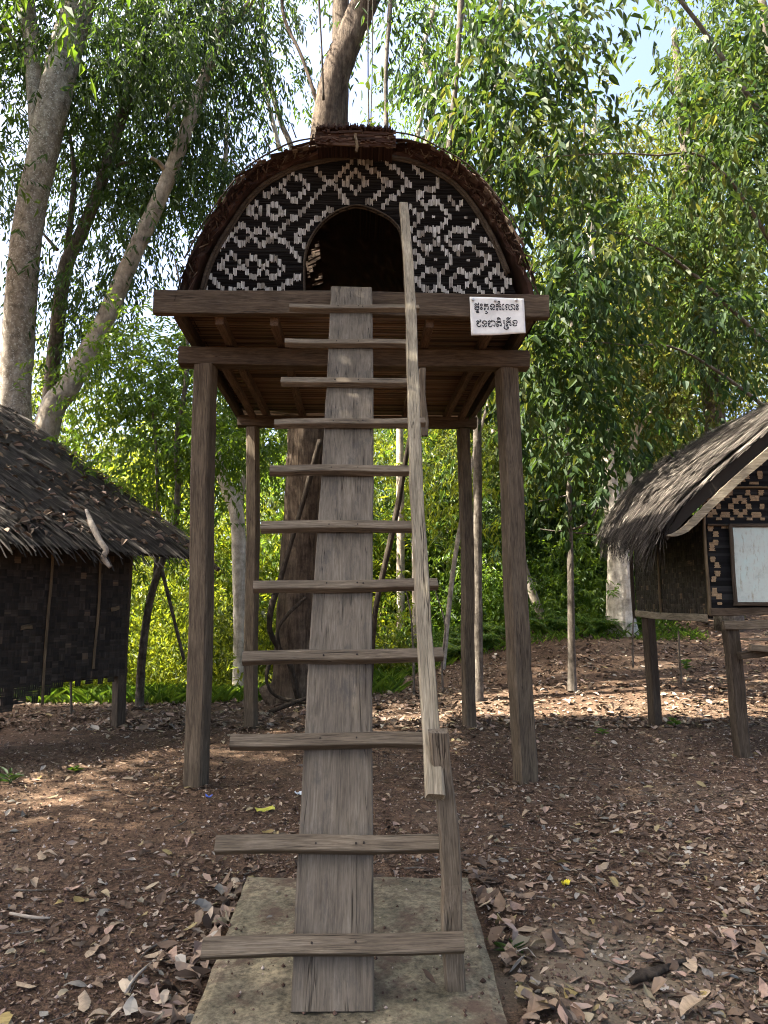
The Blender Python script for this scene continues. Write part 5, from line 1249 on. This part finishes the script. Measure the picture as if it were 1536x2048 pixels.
# a few things that stand out on the ground
o = tubes('rotten_branch', [([(1.046,2.93,0.018), (1.116,2.969,0.02), (1.201,3.008,0.022), (1.281,3.067,0.016), (1.33,3.086,0.014)], [.010, .018, .016, .014, .006])], M['bark_dark'], None, 10, .38, 8); tag(o, 'short rotten branch on the sandy patch painted as sunlit', 'branch')
o = tubes('dead_branch', [((-1.613,3.664,0.012) and [(-1.611,3.659,0.014), (-1.491,3.595,0.02), (-1.401,3.596,0.014)], [.006, .008, .004])], M['bark_pale'], None, 6, .2, 9); tag(o, 'pale dead stick on the bare soil at the left', 'branch')
o = tubes('dead_branch', [([(-0.851,2.924,0.014), (-0.84,3.04,0.02), (-0.819,3.152,0.014)], [.005, .006, .003])], M['bark_pale'], None, 6, .2, 10); tag(o, 'thin pale stick left of the concrete slab', 'branch')
def wrapper(name, label, c, sx, sy, rz, col, cat='litter'):
    n = 6; V = []
    rng = np.random.default_rng(int(sx*1000)+3)
    for j in range(n+1):
        for i in range(n+1):
            u, v = i/n-.5, j/n-.5; X_ = u*sx; Y_ = v*sy
            V.append((X_*math.cos(rz)-Y_*math.sin(rz), X_*math.sin(rz)+Y_*math.cos(rz), .012+.010*abs(u)*2+.004*rng.normal()))
    Q = [(j*(n+1)+i, j*(n+1)+i+1, (j+1)*(n+1)+i+1, (j+1)*(n+1)+i) for j in range(n) for i in range(n)]
    o = link(name, mesh_np(name, V, [np.array(Q)]), m_plain(label.split()[0]+'_plastic', col, .3, .25, 18, .5)); o.location = (c[0], c[1], float(gz(c[0], c[1])))
    sol = o.modifiers.new('thick', 'SOLIDIFY'); sol.thickness = .0015
    return tag(o, label, cat)
wrapper('snack_wrapper', 'yellow plastic wrapper on the soil left of the ladder', (-0.654,5.462,0), .13, .085, .3, (.45, .42, .06))
wrapper('plastic_scrap', 'white plastic scrap beside the plank ladder', (-0.443,5.865,0), .05, .05, .6, (.62, .66, .70))
wrapper('plastic_scrap', 'blue plastic scrap at the foot of the left house leg', (-1.12,5.8,0), .05, .03, .2, (.04, .09, .38))
wrapper('plastic_scrap', 'bright yellow scrap among the leaves on the right', (1.085,3.932,0), .05, .03, .9, (.6, .5, .02))
# small green plants
def weed(label, c, n, h, mat, seed, name='weed', lf=(.10, .03)):
    rng = np.random.default_rng(seed); z = float(gz(c[0], c[1]))
    a = rng.random(n)*6.28; b = np.stack([c[0]+rng.normal(0, .015, n), c[1]+rng.normal(0, .015, n), np.full(n, z)+h*rng.random(n)*.7], 1)
    d = np.stack([np.cos(a), np.sin(a), .3+.6*rng.random(n)], 1); nr = np.stack([-np.cos(a)*.5, -np.sin(a)*.5, np.ones(n)], 1)
    V, F, T = leaf_mesh(b, d, nr, lf[0]*(.6+.7*rng.random(n)), lf[1]*(.7+.5*rng.random(n)), rng.random(n), True, rng, .2, .3)
    t = empty(name, (c[0], c[1], z), label, 'plant', 'small green plants on the ground')
    link('leaves', mesh_np('leaves', V-np.array((c[0], c[1], z)), [F], T), mat, t)
    tubes('stem', [([(c[0], c[1], z-.02), (c[0]+.01, c[1], z+h*.5), (c[0], c[1], z+h*.8)], [.005, .004, .002])], mat, t, 5, .05, 1)
weed('spiky green plant in the shade under the dark hut', (-2.781,6.157,0), 12, .12, M['leaf_dark'], 1, lf=(.12, .024))
weed('small broad leaved green weed in front of the dark hut', (-2.41,6.528,0), 12, .05, M['leaf_mid'], 2, lf=(.07, .04))
weed('little green weed by the right hut far leg', (3.728,8.629,0), 18, .1, M['fern'], 3, lf=(.09, .045))
weed('tiny green weed between the house leg and the right hut', (2.683,8.079,0), 12, .08, M['fern'], 4, lf=(.07, .03))
weed('green grass tuft at the right edge of the concrete slab', (.66, 3.25, 0), 10, .05, M['leaf_dark'], 5, lf=(.08, .012))
weed('young plant between the legs of the right hut', (5.335,11.806,0), 18, .22, M['fern'], 6, lf=(.1, .05))
# thin saplings on the lit rise
for k, (lab, pts) in enumerate([('thin bare sapling stem left of the right hut', [(4.349,11.5,0.502), (4.361,11.5,0.929), (4.414,11.5,1.558), (4.433,11.6,2.203)]), ('short stake standing under the right hut', [(4.793,10.8,0.316), (4.79,10.8,0.811), (4.798,10.8,1.09)]), ('thin twig sapling behind the ladder on the right', [(0.849,11,0.079), (0.838,11,0.808), (0.795,11,1.401), (0.646,11,2.078)]), ('thin reddish sapling under the rail by the right house leg', [(1.281,11,0.185), (1.27,11,0.587), (1.322,11,1.177), (1.187,11.1,1.704)]), ('thin stem behind the woven wall of the dark hut', [(-3.76,10,-0.101), (-3.796,10,0.415), (-3.81,10,0.676)])]):
    o = tubes('sapling_stem', [(pts, [.02, .016, .012, .008][:len(pts)])], M['bark_grey'], None, 6, .1, k); tag(o, lab, 'sapling', 'thin sapling stems')
# ferns and grass at the edge of the wood
def grass():
    rng = np.random.default_rng(208); n = 9000
    x = np.where(rng.random(n) < .6, -6.5+7.2*rng.random(n), 1.0+6*rng.random(n)); y = np.where(x < .8, 11.2+4.5*rng.random(n)**.7, 14.2+4.0*rng.random(n))
    z = gz(x, y); a = rng.random(n)*6.28
    b = np.stack([x, y, z], 1); d = np.stack([np.cos(a)*.5, np.sin(a)*.5, .5+.6*rng.random(n)], 1); nr = np.stack([-np.cos(a), -np.sin(a), np.full(n, .6)], 1)
    left = x < .8
    V, F, T = leaf_mesh(b, d, nr, np.where(left, .22+.25*rng.random(n), .10+.18*rng.random(n)), .012+.02*rng.random(n), rng.random(n), True, rng, .1, .35)
    o = link('grass', mesh_np('grass', V, [F], T), M['leaf_mid']); tag(o, 'bright grass and low herbs at the edge of the wood', 'grass', None, 'stuff')
grass()
def ferns():
    rng = np.random.default_rng(209); B_ = []; D2 = []; N2 = []; L2 = []
    for k in range(70):
        x = 1.6+4.2*rng.random(); y = 14.6+2.2*rng.random(); z = float(gz(x, y)); 
        for f in range(8):
            a = rng.random()*6.28; L_ = .35+.35*rng.random(); dirv = np.array([math.cos(a), math.sin(a), .0])
            for s_ in np.linspace(.15, 1, 12):
                p = np.array([x, y, z])+dirv*L_*s_*.8+np.array([0, 0, L_*(1.1*s_-.75*s_*s_)+.05])
                for sg in (-1, 1):
                    side = np.array([-dirv[1], dirv[0], 0])*sg
                    B_.append(p); D2.append(side+dirv*.4-np.array([0, 0, .2])); N2.append((rng.normal(0, .2), rng.normal(0, .2), 1)); L2.append(.16*(1.1-s_)*L_/.5+.03)
    n = len(B_); L2 = np.array(L2)
    V, F, T = leaf_mesh(np.array(B_), np.array(D2), np.array(N2), L2, L2*.3, rng.random(n), False, rng, .05, .15)
    o = link('fern_bed', mesh_np('fern_bed', V, [F], T), M['fern']); tag(o, 'bed of light green ferns at the foot of the rise', 'ferns', None, 'stuff')
ferns()
# dry leaves caught on the thatch of the dark hut
rng_ = np.random.default_rng(210); n_ = 900
e_ = -rng_.random(n_)*4.2; s_ = rng_.random(n_)**1.2*4.6
pp = RC[None]+LE[None]*e_[:, None]-dn[None]*s_[:, None]+rn[None]*.075
keep_ = np.sin(e_*3.1+1)*np.sin(s_*2.7)+rng_.random(n_)*1.3 > .35; pp = pp[keep_]; m_ = len(pp)
ln_ = .05+.09*rng_.random(m_)
a_ = rng_.random(m_)*6.28; d_ = np.cos(a_)[:, None]*LE[None]+np.sin(a_)[:, None]*dn[None]
V, F, T = leaf_mesh(pp, d_, rn[None]+rng_.normal(0, .4, (m_, 3)), ln_, ln_*.5, rng_.random(m_)*.75, True, rng_, .3, .3)
o = link('roof_leaves', mesh_np('roof_leaves', V, [F], T), M['litter']); tag(o, 'reddish dry leaves caught on the thatch of the dark hut', 'leaves', None, 'stuff')
